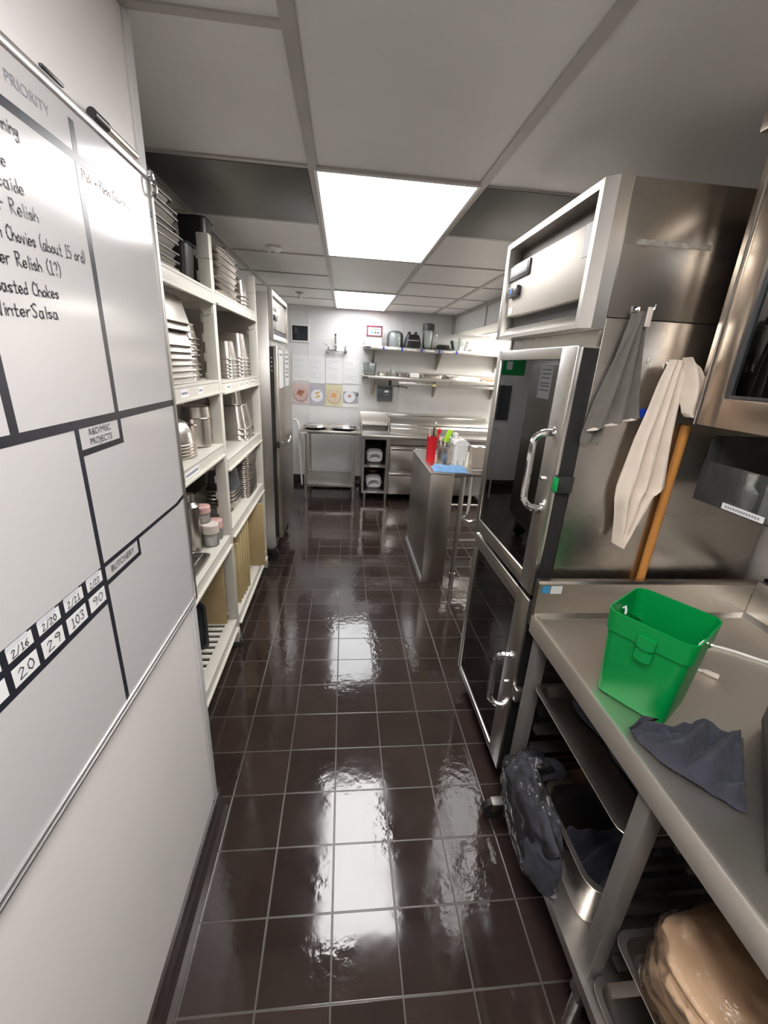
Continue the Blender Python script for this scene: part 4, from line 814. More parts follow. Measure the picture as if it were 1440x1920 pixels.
MB().box((-0.5448, FY0+0.036, 1.8355), (-0.540, FY1-0.031, 1.8715)).part('vent_gap', BLACKP, hh); MB().box((-0.5448, FY0+0.036, 2.051), (-0.538, FY1-0.031, 2.087)).part('louver', STEELD, hh)
MB().box((-0.530, FY0+0.045, 1.998), (-0.523, FY0+0.275, 2.036), 0.004).part('badge_plate', STEELD, hh); MB().box((-0.530, FY0+0.12, 1.930), (-0.512, FY0+0.225, 1.968), 0.005).part('control', DARKG, hh)
dr = MB().box((-0.520, FY0+0.005, 0.245), (-0.488, FY1-0.005, 1.752), 0.006).part('door', STEELD, lf)
mb = MB(); mb.box((-0.544, FY0+0.012, 0.25), (-0.5205, FY1-0.012, 1.747)); mb.part('gasket_gap_fill', RUBBER, dr)
mb = MB(); mb.tube([(-0.487, 3.37, 1.02), (-0.455, 3.37, 1.03), (-0.432, 3.385, 1.05), (-0.425, 3.41, 1.075), (-0.432, 3.43, 1.095), (-0.455, 3.41, 1.085)], 0.006, 8); mb.box((-0.4875, 3.345, 1.005), (-0.480, 3.395, 1.045), 0.003); mb.part('handle', CHROME, dr)
MB().box((-0.520, FY0-0.012, 1.01), (-0.49, FY0+0.0045, 1.06), 0.003).part('latch', BLACKP, dr)
for k in range(4): MB().cyl((-0.532, FY0+0.011, 1.58+k*0.03), (-0.532, FY0+0.006, 1.58+k*0.03), 0.005, seg=10).part('hinge_screw', CHROME, lf)
for yy in (3.37, 4.03):
    for xx in (-0.60, -1.24):
        mb = MB(); mb.cyl((xx, yy-0.02, 0.06), (xx, yy+0.02, 0.06), 0.06); mb.part('caster', RUBBER, lf)
        mb = MB(); mb.box((xx-0.04, yy-0.028, 0.07), (xx+0.04, yy-0.022, 0.16)); mb.box((xx-0.04, yy+0.022, 0.07), (xx+0.04, yy+0.028, 0.16)); mb.part('caster_fork', CHROME, lf)
for a, b, lab, rows in ((3.335, 3.565, 'long white notice taped to the left refrigerator door, nearer one', [1.695]), (3.66, 3.90, 'long white list taped to the left refrigerator door, farther one', [1.70, 1.665, 1.63, 1.585, 1.56, 1.525])):
    t = thing('paper_notice', lab, 'notice', (-0.487, (a+b)/2, 1.6), 'paper notices on the refrigerator door')
    MB().box((-0.4875, a, 1.452), (-0.4865, b, 1.728)).part('sheet', PAPER, t)
    mb = MB()
    for z in rows: mb.box((-0.4866, a+0.03, z-0.006), (-0.4860, b-0.03, z+0.006))
    mb.part('printed_lines', PRINT, t)
# ------------------------------------------------------------------ back wall: window, faucet, recipe sheets
wn = MB(); wn.box((-0.70, 5.916, 1.885), (-0.468, 5.9295, 1.902)); wn.box((-0.70, 5.916, 2.078), (-0.468, 5.9295, 2.095)); wn.box((-0.70, 5.916, 1.902), (-0.684, 5.9295, 2.078)); wn.box((-0.484, 5.916, 1.902), (-0.468, 5.9295, 2.078))
wo_ = wn.struct('window_1', WHITEP)
MB().box((-0.684, 5.922, 1.902), (-0.484, 5.926, 2.078)).part('pane', mat('dark_pane', (0.03, 0.035, 0.04), 0.12), wo_)
mb = MB(); mb.box((-0.613, 5.919, 1.902), (-0.602, 5.9225, 2.078)); mb.part('mullion', DARKG, wo_); MB().box((-0.655, 5.920, 1.985), (-0.622, 5.9215, 2.06)).part('pane_reflection_strip', DARKG, wo_)
fc = thing('wall_faucet', 'chrome two handle faucet mounted high on the white back wall', 'faucet', (-0.10, 5.93, 1.80))
mb = MB(); mb.cyl((-0.215, 5.87, 1.80), (0.0, 5.87, 1.80), 0.017); mb.part('body', CHROME, fc)
for xx in (-0.215, 0.0):
    mb = MB(); mb.cyl((xx, 5.929, 1.80), (xx, 5.918, 1.80), 0.028); mb.cyl((xx, 5.92, 1.80), (xx, 5.845, 1.80), 0.017); mb.part('inlet', CHROME, fc)
    mb = MB(); mb.cyl((xx, 5.86, 1.81), (xx, 5.86, 1.85), 0.009); mb.tube([(xx, 5.86, 1.85), (xx+(-0.04 if xx < -0.1 else 0.012), 5.84, 1.872), (xx+(-0.07 if xx < -0.1 else 0.02), 5.82, 1.885)], 0.007, 8); mb.part('lever', CHROME, fc)
mb = MB(); mb.tube([(-0.125, 5.87, 1.81), (-0.125, 5.868, 1.87), (-0.128, 5.86, 1.93), (-0.128, 5.85, 1.98), (-0.126, 5.82, 2.0), (-0.124, 5.78, 1.99)], [0.018, 0.016, 0.014, 0.012, 0.012, 0.012], 10); mb.cyl((-0.125, 5.868, 1.845), (-0.125, 5.868, 1.86), 0.02); mb.part('spout', CHROME, fc)
cols = [(-0.690, -0.480, 1.402, 1.722), (-0.473, -0.258, 1.378, 1.722), (-0.250, -0.028, 1.384, 1.718), (-0.018, 0.198, 1.395, 1.712)]
WY = 5.9235
for i, (a, b, z0, z1) in enumerate(cols):
    t = thing('recipe_sheet', 'white printed recipe sheet on the back wall, %s from the left' % ['first', 'second', 'third', 'fourth'][i], 'recipe sheet', ((a+b)/2, WY, (z0+z1)/2), 'recipe sheets on the back wall')
    MB().box((a, WY-0.001, z0), (b, WY, z1)).part('sheet', PAPER, t)
    mb = MB(); r = random.Random(i)
    for k in range(13):
        if k in (3, 7): continue
        zz = z1-0.045-k*0.019; mb.box((a+0.02, WY-0.0014, zz-0.003), (a+0.02+(b-a-0.05)*r.uniform(.45, 1), WY-0.0010, zz+0.003))
    mb.part('printed_lines', FAINT, t)
PH = [((0.66, 0.53, 0.50), (0.30, 0.19, 0.18), (0.62, 0.45, 0.42), (0.38, 0.16, 0.10)), ((0.48, 0.46, 0.50), (0.74, 0.74, 0.78), (0.80, 0.80, 0.83), (0.62, 0.36, 0.10)), ((0.66, 0.62, 0.40), (0.46, 0.37, 0.25), (0.68, 0.55, 0.42), (0.68, 0.36, 0.16)), ((0.62, 0.62, 0.66), (0.30, 0.22, 0.24), (0.76, 0.77, 0.82), (0.55, 0.27, 0.20))]
for i, (a, b, z0, z1) in enumerate([(-0.692, -0.480, 1.104, 1.372), (-0.474, -0.258, 1.094, 1.366), (-0.250, -0.026, 1.086, 1.372), (-0.022, 0.200, 1.082, 1.372)]):
    bgc, rimc, plc, fdc = PH[i]
    t = thing('food_photo', ['photo of a pink bowl with browned food on the back wall', 'photo of a pale plate with golden food on the back wall', 'photo of a tan plate on yellow ground on the back wall', 'photo of a white plate beside cutlery on the back wall'][i], 'photo', ((a+b)/2, WY, (z0+z1)/2), 'food photos on the back wall')
    MB().box((a, WY-0.001, z0), (b, WY, z1)).part('sheet', PAPER if i == 3 else mat('photo_ground_%s' % 'pink grey yellow white'.split()[i], bgc, 0.5, nscale=8, namt=0.1), t)
    cx, cz, r = (a+b)/2+(0 if i != 3 else -0.015), (z0+z1)/2-0.008, 0.098 if i in (0, 2) else 0.082
    if i == 3: MB().box((a+0.008, WY-0.0013, z0+0.05), (b-0.004, WY-0.001, z1-0.08)).part('photo_ground', mat('photo_slate', (0.40, 0.41, 0.45), 0.5), t)
    def disc(x, z, rr, d, nm, rgb, sx=1.0):
        mb = MB(); mb.loft([[Vector((x+rr*sx*math.cos(q), WY-d, z+rr*math.sin(q))) for q in [2*PI*k/28 for k in range(28)]], [Vector((x+rr*sx*math.cos(q), WY-d-0.0002, z+rr*math.sin(q))) for q in [2*PI*k/28 for k in range(28)]]])
        mb.part(nm, MATS.get('pc_%s_%d' % (nm, i)) or mat('pc_%s_%d' % (nm, i), rgb, 0.5, nscale=30, namt=0.12), t)
    disc(cx, cz-0.006, r, 0.0012, 'pictured_plate_rim', rimc); disc(cx, cz, r*0.93, 0.0016, 'pictured_plate', plc)
    rr = random.Random(i+5)
    for k in range([7, 8, 1, 1][i]): disc(cx+rr.uniform(-.03, .03)*(i < 2), cz+0.012+rr.uniform(-.03, .03)*(i < 2), rr.uniform(.012, .024) if i < 2 else (0.034 if i == 2 else 0.022), 0.0020+k*0.0002, 'pictured_food', fdc)
    if i == 1:
        for q in ((0.02, 0.015), (-0.015, -0.01)): disc(cx+q[0], cz+q[1], 0.018, 0.0042, 'pictured_cream', (0.85, 0.78, 0.66))
    if i == 3: disc(b-0.02, cz+0.035, 0.022, 0.0018, 'pictured_cutlery', (0.10, 0.10, 0.11), 0.7)
pw = thing('white_hose', 'white hose hanging at the left end of the small steel table', 'hose', (-0.585, 5.35, 0.0))
MB().tube([(-0.52, 5.28, 0.14), (-0.528, 5.28, 0.35), (-0.538, 5.28, 0.60), (-0.545, 5.28, 0.82), (-0.552, 5.28, 0.90), (-0.568, 5.29, 0.95), (-0.60, 5.30, 0.97)], 0.012, 10).part('hose_body', WHITEP, pw)
MB().tube([(-0.60, 5.30, 0.97), (-0.66, 5.32, 0.96), (-0.70, 5.34, 0.90), (-0.71, 5.35, 0.5), (-0.71, 5.36, 0.0)], 0.012, 10).part('hose_tail', WHITEP, pw)
# ------------------------------------------------------------------ small work table with two round trays
st = thing('small_work_table', 'small stainless work table with undershelf against the back wall', 'table', (-0.16, 5.45, 0))
mb = MB(); mb.box((-0.522, 5.075, 0.838), (0.216, 5.80, 0.876), 0.006); mb.part('tabletop', STEEL, st)
for xx in (-0.455, 0.135):
    for yy in (5.12, 5.74):
        mb = MB(); mb.cyl((xx, yy, 0.03), (xx, yy, 0.838), 0.021); mb.cyl((xx, yy, 0), (xx, yy, 0.03), 0.014); mb.part('leg', STEEL, st)
mb = MB(); mb.box((-0.475, 5.10, 0.190), (0.155, 5.76, 0.205), 0.003); mb.box((-0.475, 5.10, 0.175), (0.155, 5.106, 0.203)); mb.part('undershelf', STEEL, st)
MB().box((-0.52, 5.0735, 0.838), (-0.43, 5.0752, 0.858)).part('shelf_label', PAPER, st)
def tray_stack(x, y, r, lab):
    t = thing('round_tray', lab, 'tray', (x, y, 0.8765), 'round steel trays on the small table')
    MB().lathe([(0.0, 0.001), (r*0.7, 0.001), (r, 0.026), (r+0.004, 0.028), (r, 0.029), (r*0.7, 0.005), (0.0, 0.005)], (x, y, 0.8765), 48).part('tray_body', CHROME, t)
    MB().lathe([(0.0, 0.070), (r*0.30, 0.067), (r*0.62, 0.056), (r*0.86, 0.040), (r*0.93, 0.0300), (r*0.93, 0.0296), (0.0, 0.0296)], (x, y, 0.8765), 48).part('domed_lid', CHROME, t)
tray_stack(-0.345, 5.28, 0.165, 'round shiny tray on the left half of the small steel table'); tray_stack(0.015, 5.30, 0.185, 'round shiny tray on the right half of the small steel table')
# ------------------------------------------------------------------ prep counter with open cabinet, drawers and rail
pc = thing('prep_counter', 'long stainless prep counter with drawers along the back wall', 'counter', (1.1, 5.5, 0))
mb = MB(); mb.box((0.226, 5.05, 0.815), (1.95, 5.90, 0.852), 0.005); mb.part('countertop', STEEL, pc)
mb = MB(); mb.prism([(5.90, 0.852), (5.90, 1.045), (5.875, 1.045), (5.87, 1.03), (5.87, 0.862), (5.85, 0.852)], 0, 0.226, 1.95); mb.box((0.226, 5.42, 0.852), (0.238, 5.87, 1.0), 0.002); mb.part('backsplash', STEEL, pc)
mb = MB(); mb.prism([(5.36, 0.853), (5.36, 0.905), (5.40, 0.925), (5.42, 0.945), (5.70, 1.035), (5.74, 1.035), (5.74, 0.853)], 0, 0.600, 1.95); mb.part('rail_housing', STEEL, pc)
mb = MB(); mb.box((0.60, 5.345, 0.897), (1.95, 5.362, 0.909), 0.003); mb.box((0.60, 5.405, 0.94), (1.95, 5.425, 0.949), 0.003); mb.box((0.60, 5.69, 1.034), (1.95, 5.742, 1.042), 0.003); mb.part('rail_trim', CHROME, pc)
MB().box((0.575, 5.36, 0.853), (0.590, 5.84, 1.028), 0.003).part('rail_end', STEEL, pc); MB().box((0.24, 5.55, 0.905), (0.575, 5.86, 0.914)).part('rear_ledge', STEEL, pc)
mb = MB()
mb.box((0.243, 5.10, 0.10), (0.268, 5.84, 0.815)); mb.box((0.535, 5.10, 0.10), (0.575, 5.84, 0.815)); mb.box((0.268, 5.82, 0.10), (0.535, 5.84, 0.815)); mb.box((0.268, 5.10, 0.10), (0.535, 5.82, 0.135)); mb.box((0.268, 5.10, 0.440), (0.535, 5.82, 0.475)); mb.box((0.268, 5.10, 0.790), (0.535, 5.82, 0.815))
mb.part('open_cabinet', STEEL, pc)
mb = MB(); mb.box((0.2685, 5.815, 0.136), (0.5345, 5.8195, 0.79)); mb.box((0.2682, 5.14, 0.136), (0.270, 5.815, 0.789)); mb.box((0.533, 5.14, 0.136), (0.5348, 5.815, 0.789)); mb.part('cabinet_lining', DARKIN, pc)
MB().box((0.345, 5.0985, 0.450), (0.455, 5.1, 0.466)).part('shelf_label', PAPER, pc); MB().box((0.33, 5.0985, 0.110), (0.44, 5.1, 0.126)).part('shelf_label', PAPER, pc)
for xx in (0.285, 0.555, 1.85):
    for yy in (5.15, 5.78): MB().cyl((xx, yy, 0), (xx, yy, 0.10), 0.02, 0.022).part('leg', STEEL, pc)
mb = MB(); mb.box((0.577, 5.12, 0.09), (1.94, 5.84, 0.812)); mb.part('drawer_base', STEELD, pc)
for x0, x1 in ((0.583, 0.885), (0.895, 1.40), (1.41, 1.92)):
    for z0, z1 in ((0.41, 0.70), (0.10, 0.375)):
        d = MB(); d.box((x0, 5.085, z0), (x1, 5.118, z1), 0.005); d = d.part('drawer', STEEL, pc)
        mb = MB(); mb.prism([(5.085, z1-0.005), (5.062, z1-0.002), (5.058, z1-0.012), (5.066, z1-0.026), (5.072, z1-0.024), (5.066, z1-0.012), (5.085, z1-0.018)], 0, x0+0.01, x1-0.01); mb.part('handle', CHROME, d)
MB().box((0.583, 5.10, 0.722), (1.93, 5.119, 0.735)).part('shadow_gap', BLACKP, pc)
def bundle(z, lab):
    t = thing('towel_bundle', lab, 'towels', (0.405, 5.30, z), 'white bundles in the open cabinet')
    def f(u, v):
        th, ph = u*2*PI, (v-0.5)*PI*0.999; d = Vector((math.cos(ph)*math.cos(th), math.cos(ph)*math.sin(th), math.sin(ph)))
        s = lambda a, e: math.copysign(abs(a)**e, a); k = 1+0.10*noise.noise(d*2.3+Vector((z*9, 0, 0)))
        return Vector((0.405+s(d.x, .6)*0.105*k, 5.30+s(d.y, .6)*0.14*k, z+0.080+s(d.z, .6)*0.080*min(k, 1.0)))
    MB().surf(f, 36, 24).part('cloth', PAPER, t, angle=180)
    for q, (rx, rz_, zo) in enumerate(((0.085, 0.045, 0.075), (0.095, 0.075, 0.045))):
        mb = MB(); mb.tube([(0.405-rx+2*rx*k/12, 5.165-0.012+0.06*(abs(k-6)/6)**3, z+zo+rz_*math.sin(PI*k/12)*(1 if q == 0 else 0.7)) for k in range(13)], 0.006, 6); mb.part('dark_band', DARKG, t, 'dark curved band')
    return t
bundle(0.476, 'white towel bundle with dark bands on the upper cabinet shelf'); bundle(0.136, 'white towel bundle with dark bands on the lower cabinet shelf')
mb = MB(); mb.sph((0.395, 5.33, 0.345), 0.055, (1.2, 1, 0.5)); mb.solo('brown_bag', mat('brown_dark', (0.13, 0.055, 0.03), 0.6), 'dark brown bag lying on the lower towel bundle', 'bag', (0.395, 5.33, 0.32))
MB().box((-0.36, 5.775, 0.0), (-0.12, 5.90, 0.045), 0.006).solo('drain_box', GREYP, 'low grey box on the floor under the small table', 'box', (-0.24, 5.84, 0))
# ------------------------------------------------------------------ two wall shelves and what stands on them
def wall_shelf(z, y0, x0, x1, lab, brs):
    t = thing('wall_shelf', lab, 'shelf', ((x0+x1)/2, 5.75, z), 'steel wall shelves')
    mb = MB(); mb.box((x0, y0, z-0.012), (x1, 5.928, z)); mb.box((x0, y0-0.004, z-0.044), (x1, y0+0.004, z+0.001), 0.002); mb.box((x0, 5.918, z), (x1, 5.928, z+0.06)); mb.part('shelf_plate', STEEL, t)
    for xx in brs:
        MB().prism([(5.928, z-0.013), (y0+0.05, z-0.013), (y0+0.05, z-0.035), (5.89, z-0.23), (5.928, z-0.25)], 0, xx-0.012, xx+0.012).part('bracket', STEELD, t)
    return t
U, Lz = 1.878, 1.523
ws = wall_shelf(U, 5.58, 0.236, 2.15, 'upper steel wall shelf holding the blender and machines', (0.37, 1.235, 2.05)); wl2 = wall_shelf(Lz, 5.62, 0.226, 2.15, 'lower steel wall shelf with small jars and trays', (0.37, 1.225, 2.05))
for xx in (0.482, 0.716, 0.965, 1.19, 1.42): MB().box((xx-0.010, 5.5748, U-0.043), (xx+0.010, 5.5762, U+0.001)).part('blue_tape', BLUET, ws)
for xx in (0.55, 0.80, 1.03, 1.27): MB().box((xx-0.02, 5.5748, U-0.028), (xx+0.10, 5.5762, U-0.012)).part('shelf_label', PAPER, ws)
MB().box((0.25, 5.5748, U-0.030), (0.32, 5.5762, U-0.006)).part('shelf_label', DARKG, ws); MB().box((0.24, 5.6148, Lz-0.034), (0.30, 5.6162, Lz-0.012)).part('shelf_label', DARKG, wl2)
tr = thing('ticket_rail', 'long pale metal rail fixed below the lower wall shelf', 'rail', (1.35, 5.61, 1.44))
MB().box((0.70, 5.60, 1.425), (2.14, 5.64, 1.462), 0.006).part('rail', STEEL, tr); MB().box((0.70, 5.597, 1.452), (2.14, 5.603, 1.464), 0.002).part('rail_lip', CHROME, tr)
for xx in (0.75, 1.4, 2.05): MB().box((xx-0.008, 5.612, 1.46), (xx+0.008, 5.628, Lz-0.0125)).part('hanger', STEELD, tr)
MB().box((1.155, 5.5985, 1.43), (1.195, 5.6005, 1.456)).part('yellow_tag', mat('tag_yellow', (0.70, 0.52, 0.14), 0.5), tr)
sm_ = thing('sealing_machine', 'boxy pale machine with maroon rim and lit panel on the upper shelf', 'machine', (0.356, 5.70, U+0.001))
MB().box((0.250, 5.62, U+0.001), (0.462, 5.82, U+0.215), 0.012).part('housing', WHITEP, sm_)
mb = MB(); mb.box((0.262, 5.606, U+0.112), (0.280, 5.6195, U+0.232)); mb.box((0.440, 5.606, U+0.112), (0.458, 5.6195, U+0.232)); mb.box((0.280, 5.606, U+0.112), (0.440, 5.6195, U+0.124)); mb.box((0.262, 5.606, U+0.2155), (0.458, 5.82, U+0.236), 0.006); mb.part('maroon_rim', MAROON, sm_)
sc_ = MB().box((0.280, 5.612, U+0.124), (0.440, 5.6195, U+0.215)).part('lit_panel', SCREEN, sm_)
for xx, m_ in ((0.335, TEAL), (0.372, REDP), (0.405, BLUET)): MB().cyl((xx, 5.6105, U+0.155), (xx, 5.6118, U+0.155), 0.011).part('button', m_, sc_)
mb = MB(); mb.box((0.300, 5.611, U+0.188), (0.425, 5.6118, U+0.197)); mb.part('panel_print', PRINT, sc_)
for xx in (0.352, 0.366): MB().cyl((xx, 5.72, U+0.2355), (xx, 5.72, U+0.285), 0.0018, seg=6).part('antenna', DARKG, sm_)
gj = thing('glass_dome', 'clear upturned food processor bowl on the upper shelf', 'bowl', (0.632, 5.71, U+0.001))
MB().lathe([(0.100, 0.0), (0.104, 0.01), (0.104, 0.13), (0.094, 0.17), (0.060, 0.195), (0.0, 0.198), (0.0, 0.195), (0.058, 0.191), (0.090, 0.168), (0.100, 0.13), (0.100, 0.0)], (0.632, 5.71, U+0.001), 32).part('bowl_shell', JARG, gj)
MB().tube([(0.655, 5.606, U+0.035), (0.672, 5.575, U+0.05), (0.672, 5.575, U+0.12), (0.655, 5.61, U+0.14)], 0.009, 8).part('handle', JARG, gj); MB().cyl((0.632, 5.71, U+0.001), (0.632, 5.71, U+0.188), 0.013).part('centre_tube', JARG, gj)
bl = thing('blender_motor', 'black blender motor base on the upper shelf', 'blender', (0.855, 5.71, U+0.001))
mb = MB(); b0 = U+0.001
mb.loft([rrect(0.748, 0.970, 5.60, 5.82, b0, .03), rrect(0.752, 0.966, 5.602, 5.818, b0+0.04, .03), rrect(0.764, 0.952, 5.615, 5.808, b0+0.10, .035), rrect(0.780, 0.936, 5.63, 5.79, b0+0.158, .04), rrect(0.80, 0.916, 5.65, 5.77, b0+0.165, .04)]); mb.part('housing', BLACKP, bl)
mb = MB()
for xx in (0.808, 0.892): mb.box((xx-0.014, 5.66, b0+0.160), (xx+0.014, 5.76, b0+0.195), 0.004)
mb.part('jar_pad', BLACKP, bl); MB().box((0.785, 5.6115, b0+0.085), (0.93, 5.620, b0+0.098), 0.003).part('front_trim', GREYP, bl)
bj = thing('blender_jar', 'tall clear blender jar with black lid on the upper shelf', 'blender jar', (1.055, 5.71, U+0.001))
MB().lathe([(0.052, 0.0), (0.055, 0.02), (0.066, 0.05), (0.072, 0.24), (0.070, 0.24), (0.063, 0.052), (0.050, 0.022), (0.0, 0.020)], (1.055, 5.71, b0), 28).part('jar_body', JARG, bj)
mb = MB(); mb.lathe([(0.0, 0.305), (0.060, 0.305), (0.074, 0.295), (0.075, 0.225), (0.0725, 0.2245), (0.0, 0.242)], (1.055, 5.71, b0), 28); mb.part('lid', DARKG, bj)
MB().lathe([(0.0, 0.0), (0.055, 0.0), (0.055, 0.016), (0.0, 0.019)], (1.055, 5.71, b0), 24).part('jar_foot', BLACKP, bj); MB().tube([(1.125, 5.69, b0+0.20), (1.165, 5.68, b0+0.19), (1.160, 5.68, b0+0.08), (1.122, 5.69, b0+0.065)], 0.010, 8).part('handle', JARG, bj)
mb = MB(); mb.box((1.18, 5.62, b0+0.022), (1.335, 5.74, b0+0.062), 0.012); mb.box((1.15, 5.60, b0), (1.38, 5.78, b0+0.022), 0.008); mb.solo('black_tray', BLACKP, 'low black lidded box beside the blender jar on the upper shelf', 'box', (1.26, 5.69, b0))
fp = thing('processor_bowl', 'clear plastic bowl with a stem on the upper shelf at right', 'bowl', (1.475, 5.71, b0))
MB().lathe([(0.085, 0.0), (0.118, 0.095), (0.122, 0.12), (0.118, 0.12), (0.114, 0.095), (0.080, 0.004), (0.0, 0.004), (0.0, 0.0)], (1.475, 5.71, b0), 32).part('bowl_shell', JARG, fp)
mb = MB(); mb.cyl((1.475, 5.71, b0+0.004), (1.475, 5.71, b0+0.145), 0.010); mb.cyl((1.475, 5.71, b0+0.145), (1.475, 5.71, b0+0.154), 0.030); mb.part('stem', GREYP, fp)
MB().box((1.62, 5.62, b0), (1.80, 5.82, b0+0.035), 0.008).solo('white_tub', WHITEP, 'low white tub on the upper shelf near the light', 'tub', (1.71, 5.72, b0))
mb = MB(); mb.loft([rrect(1.83, 1.99, 5.62, 5.78, b0, .02), rrect(1.85, 1.97, 5.64, 5.76, b0+0.062, .02)]); mb.solo('grey_tub', GREYP, 'grey tapered tub at the far right of the upper shelf', 'tub', (1.91, 5.70, b0))
L0 = Lz+0.001
o = pan_mb(0.17, 0.20, 0.155, 0.012, 0.006, 0.015).solo('clear_container', CLEAR, 'square clear container at the left end of the lower shelf', 'container'); o.location = (0.325, 5.765, L0)
MB().box((0.262, 5.70, L0+0.006), (0.385, 5.84, L0+0.030), 0.01).solo('cut_vegetables', mat('pale_food', (0.68, 0.64, 0.40), 0.6, nscale=30, namt=0.2), 'pale food lying inside the square clear container', 'food', (0.325, 5.765, L0+0.006))
gl = thing('small_jar', 'small clear jar with yellow contents on the lower shelf', 'jar', (0.628, 5.68, L0))
MB().lathe([(0.0, 0.0), (0.034, 0.0), (0.036, 0.004), (0.036, 0.082), (0.034, 0.082), (0.033, 0.006), (0.0, 0.005)], (0.628, 5.68, L0), 24).part('jar_body', JARG, gl); MB().cyl((0.628, 5.68, L0+0.006), (0.628, 5.68, L0+0.034), 0.0325).part('contents', mat('yellow_cream', (0.78, 0.58, 0.30), 0.5), gl)
MB().box((0.850, 5.655, L0), (0.975, 5.80, L0+0.058), 0.012).solo('white_tub', WHITEP, 'white tub standing on the lower shelf right of the small jar', 'tub', (0.91, 5.73, L0))
for a, b, lab in ((0.43, 0.58, 'dull steel pan on the lower shelf between container and jar'), (0.69, 0.835, 'dull steel pan on the lower shelf left of the white tub'), (1.00, 1.29, 'long steel pan on the lower shelf right of the white tub'), (1.36, 1.80, 'longest steel pan at the right of the lower shelf')):
    o = pan_mb(b-a-0.02, 0.20, 0.045, 0.008, 0.008, 0.015).solo('steel_pan', STEELD if a < 0.9 else PANM, lab, 'pan'); o.location = ((a+b)/2, 5.765, L0)
kn = thing('wooden_handled_knife', 'flat tool with a brown wooden handle at the right end of the lower shelf', 'tool', (1.90, 5.68, L0))
MB().box((1.83, 5.665, L0+0.003), (2.05, 5.695, L0+0.028), 0.008).part('handle', mat('brown_wood', (0.30, 0.13, 0.08), 0.5, nscale=20, namt=0.2), kn); MB().box((1.815, 5.64, L0), (1.86, 5.72, L0+0.014), 0.003).part('blade', STEELD, kn)
dp = thing('paper_towel_dispenser', 'black paper towel dispenser mounted under the lower wall shelf', 'dispenser', (0.548, 5.93, 1.19))
mb = MB(); mb.prism([(5.928, 1.19), (5.928, 1.398), (5.79, 1.398), (5.765, 1.385), (5.745, 1.33), (5.745, 1.24), (5.77, 1.20), (5.80, 1.19)], 0, 0.448, 0.646); mb.part('housing', DARKG, dp)
MB().box((0.535, 5.7385, 1.315), (0.590, 5.7455, 1.342), 0.002).part('window', PAPER, dp); MB().box((0.525, 5.7395, 1.280), (0.600, 5.7455, 1.288), 0.002).part('seam_strip', GREYP, dp); MB().box((0.448, 5.743, 1.39), (0.646, 5.78, 1.400), 0.003).part('top_lip', GREYP, dp)
mb = MB(); mb.box((0.592, 5.78, 1.3985), (0.628, 5.82, 1.51), 0.003); mb.solo('hanging_strap', DARKG, 'dark strap between the shelf and the towel dispenser', 'strap', (0.61, 5.80, 1.51))
hk = thing('black_hanger', 'thin black bar with hooks on the wall right of the dispenser', 'hook', (0.76, 5.92, 1.39))
mb = MB(); mb.tube([(0.655, 5.91, 1.395), (0.74, 5.905, 1.393), (0.83, 5.905, 1.388), (0.855, 5.90, 1.382)], 0.005, 8); mb.sph((0.855, 5.90, 1.381), 0.009); mb.box((0.735, 5.905, 1.383), (0.755, 5.929, 1.402)); mb.part('bar', BLACKP, hk)
MB().tube([(0.745, 5.905, 1.385), (0.742, 5.90, 1.35), (0.752, 5.895, 1.33)], 0.003, 6).part('hook', GREYP, hk)
sp_ = thing('wooden_spoon', 'pale wooden spoon handle hanging under the lower wall shelf', 'spoon', (0.385, 5.87, 1.44))
MB().cyl((0.388, 5.87, 1.275), (0.390, 5.87, 1.462), 0.009).part('handle', mat('pale_wood', (0.66, 0.46, 0.24), 0.5, nscale=10, namt=0.1), sp_); MB().sph((0.387, 5.87, 1.262), 0.017, (1, 0.5, 1.3)).part('end_cap', CREAM, sp_)
mb = MB(); mb.cyl((0.390, 5.87, 1.462), (0.390, 5.87, Lz-0.0125), 0.0025, seg=8); mb.part('hang_wire', CHROME, sp_)
# a green sign on the hidden part of the back wall (seen mirrored in the glass door)
gs = thing('green_sign', 'green wall sign seen only as a reflection in the glass door', 'sign', (-1.02, 5.93, 1.74))
MB().box((-1.19, 5.92, 1.62), (-0.86, 5.929, 1.86), 0.002).part('plate', GREENL, gs); MB().box((-1.0, 5.9185, 1.69), (-0.92, 5.9202, 1.80)).part('white_patch', PAPER, gs)
nb = MB().box((-1.04, 5.915, 1.0), (-0.78, 5.929, 1.48), 0.003).solo('dark_wall_panel', DARKG, 'dark wall panel seen only as a reflection in the glass door', 'panel', (-0.91, 5.93, 1.24))

# ------------------------------------------------------------------ steel clad partition with worktop beside it
pt = thing('steel_partition', 'waist high steel clad partition in the middle of the room', 'partition', (0.75, 3.4, 0))
MB().box((0.660, 2.985, 0.0), (0.842, 3.86, 0.910), 0.003).part('cladding', STEELD, pt); MB().box((0.656, 2.981, 0.911), (0.846, 3.864, 0.924), 0.002).part('cap', STEEL, pt)
mb = MB(); mb.prism([(0.659, 0.0), (0.648, 0.002), (0.652, 0.04), (0.659, 0.045)], 1, 2.985, 3.86); mb.part('base_angle', GREYP, pt)
it = thing('island_table', 'stainless table on pipe legs standing against the steel partition', 'table', (1.25, 3.42, 0))
mb = MB(); mb.box((0.850, 3.03, 0.886), (1.70, 3.86, 0.922), 0.004); mb.part('tabletop', STEEL, it)
for xx in (0.945, 1.64):
    for yy in (3.09, 3.80):
        mb = MB(); mb.cyl((xx, yy, 0.03), (xx, yy, 0.886), 0.019); mb.cyl((xx, yy, 0.0), (xx, yy, 0.03), 0.024); mb.part('leg', STEEL, it)
mb = MB(); mb.cyl((0.945, 3.09, 0.33), (1.64, 3.09, 0.33), 0.013); mb.cyl((0.86, 3.80, 0.40), (1.64, 3.80, 0.40), 0.010); mb.part('cross_rail', STEEL, it)
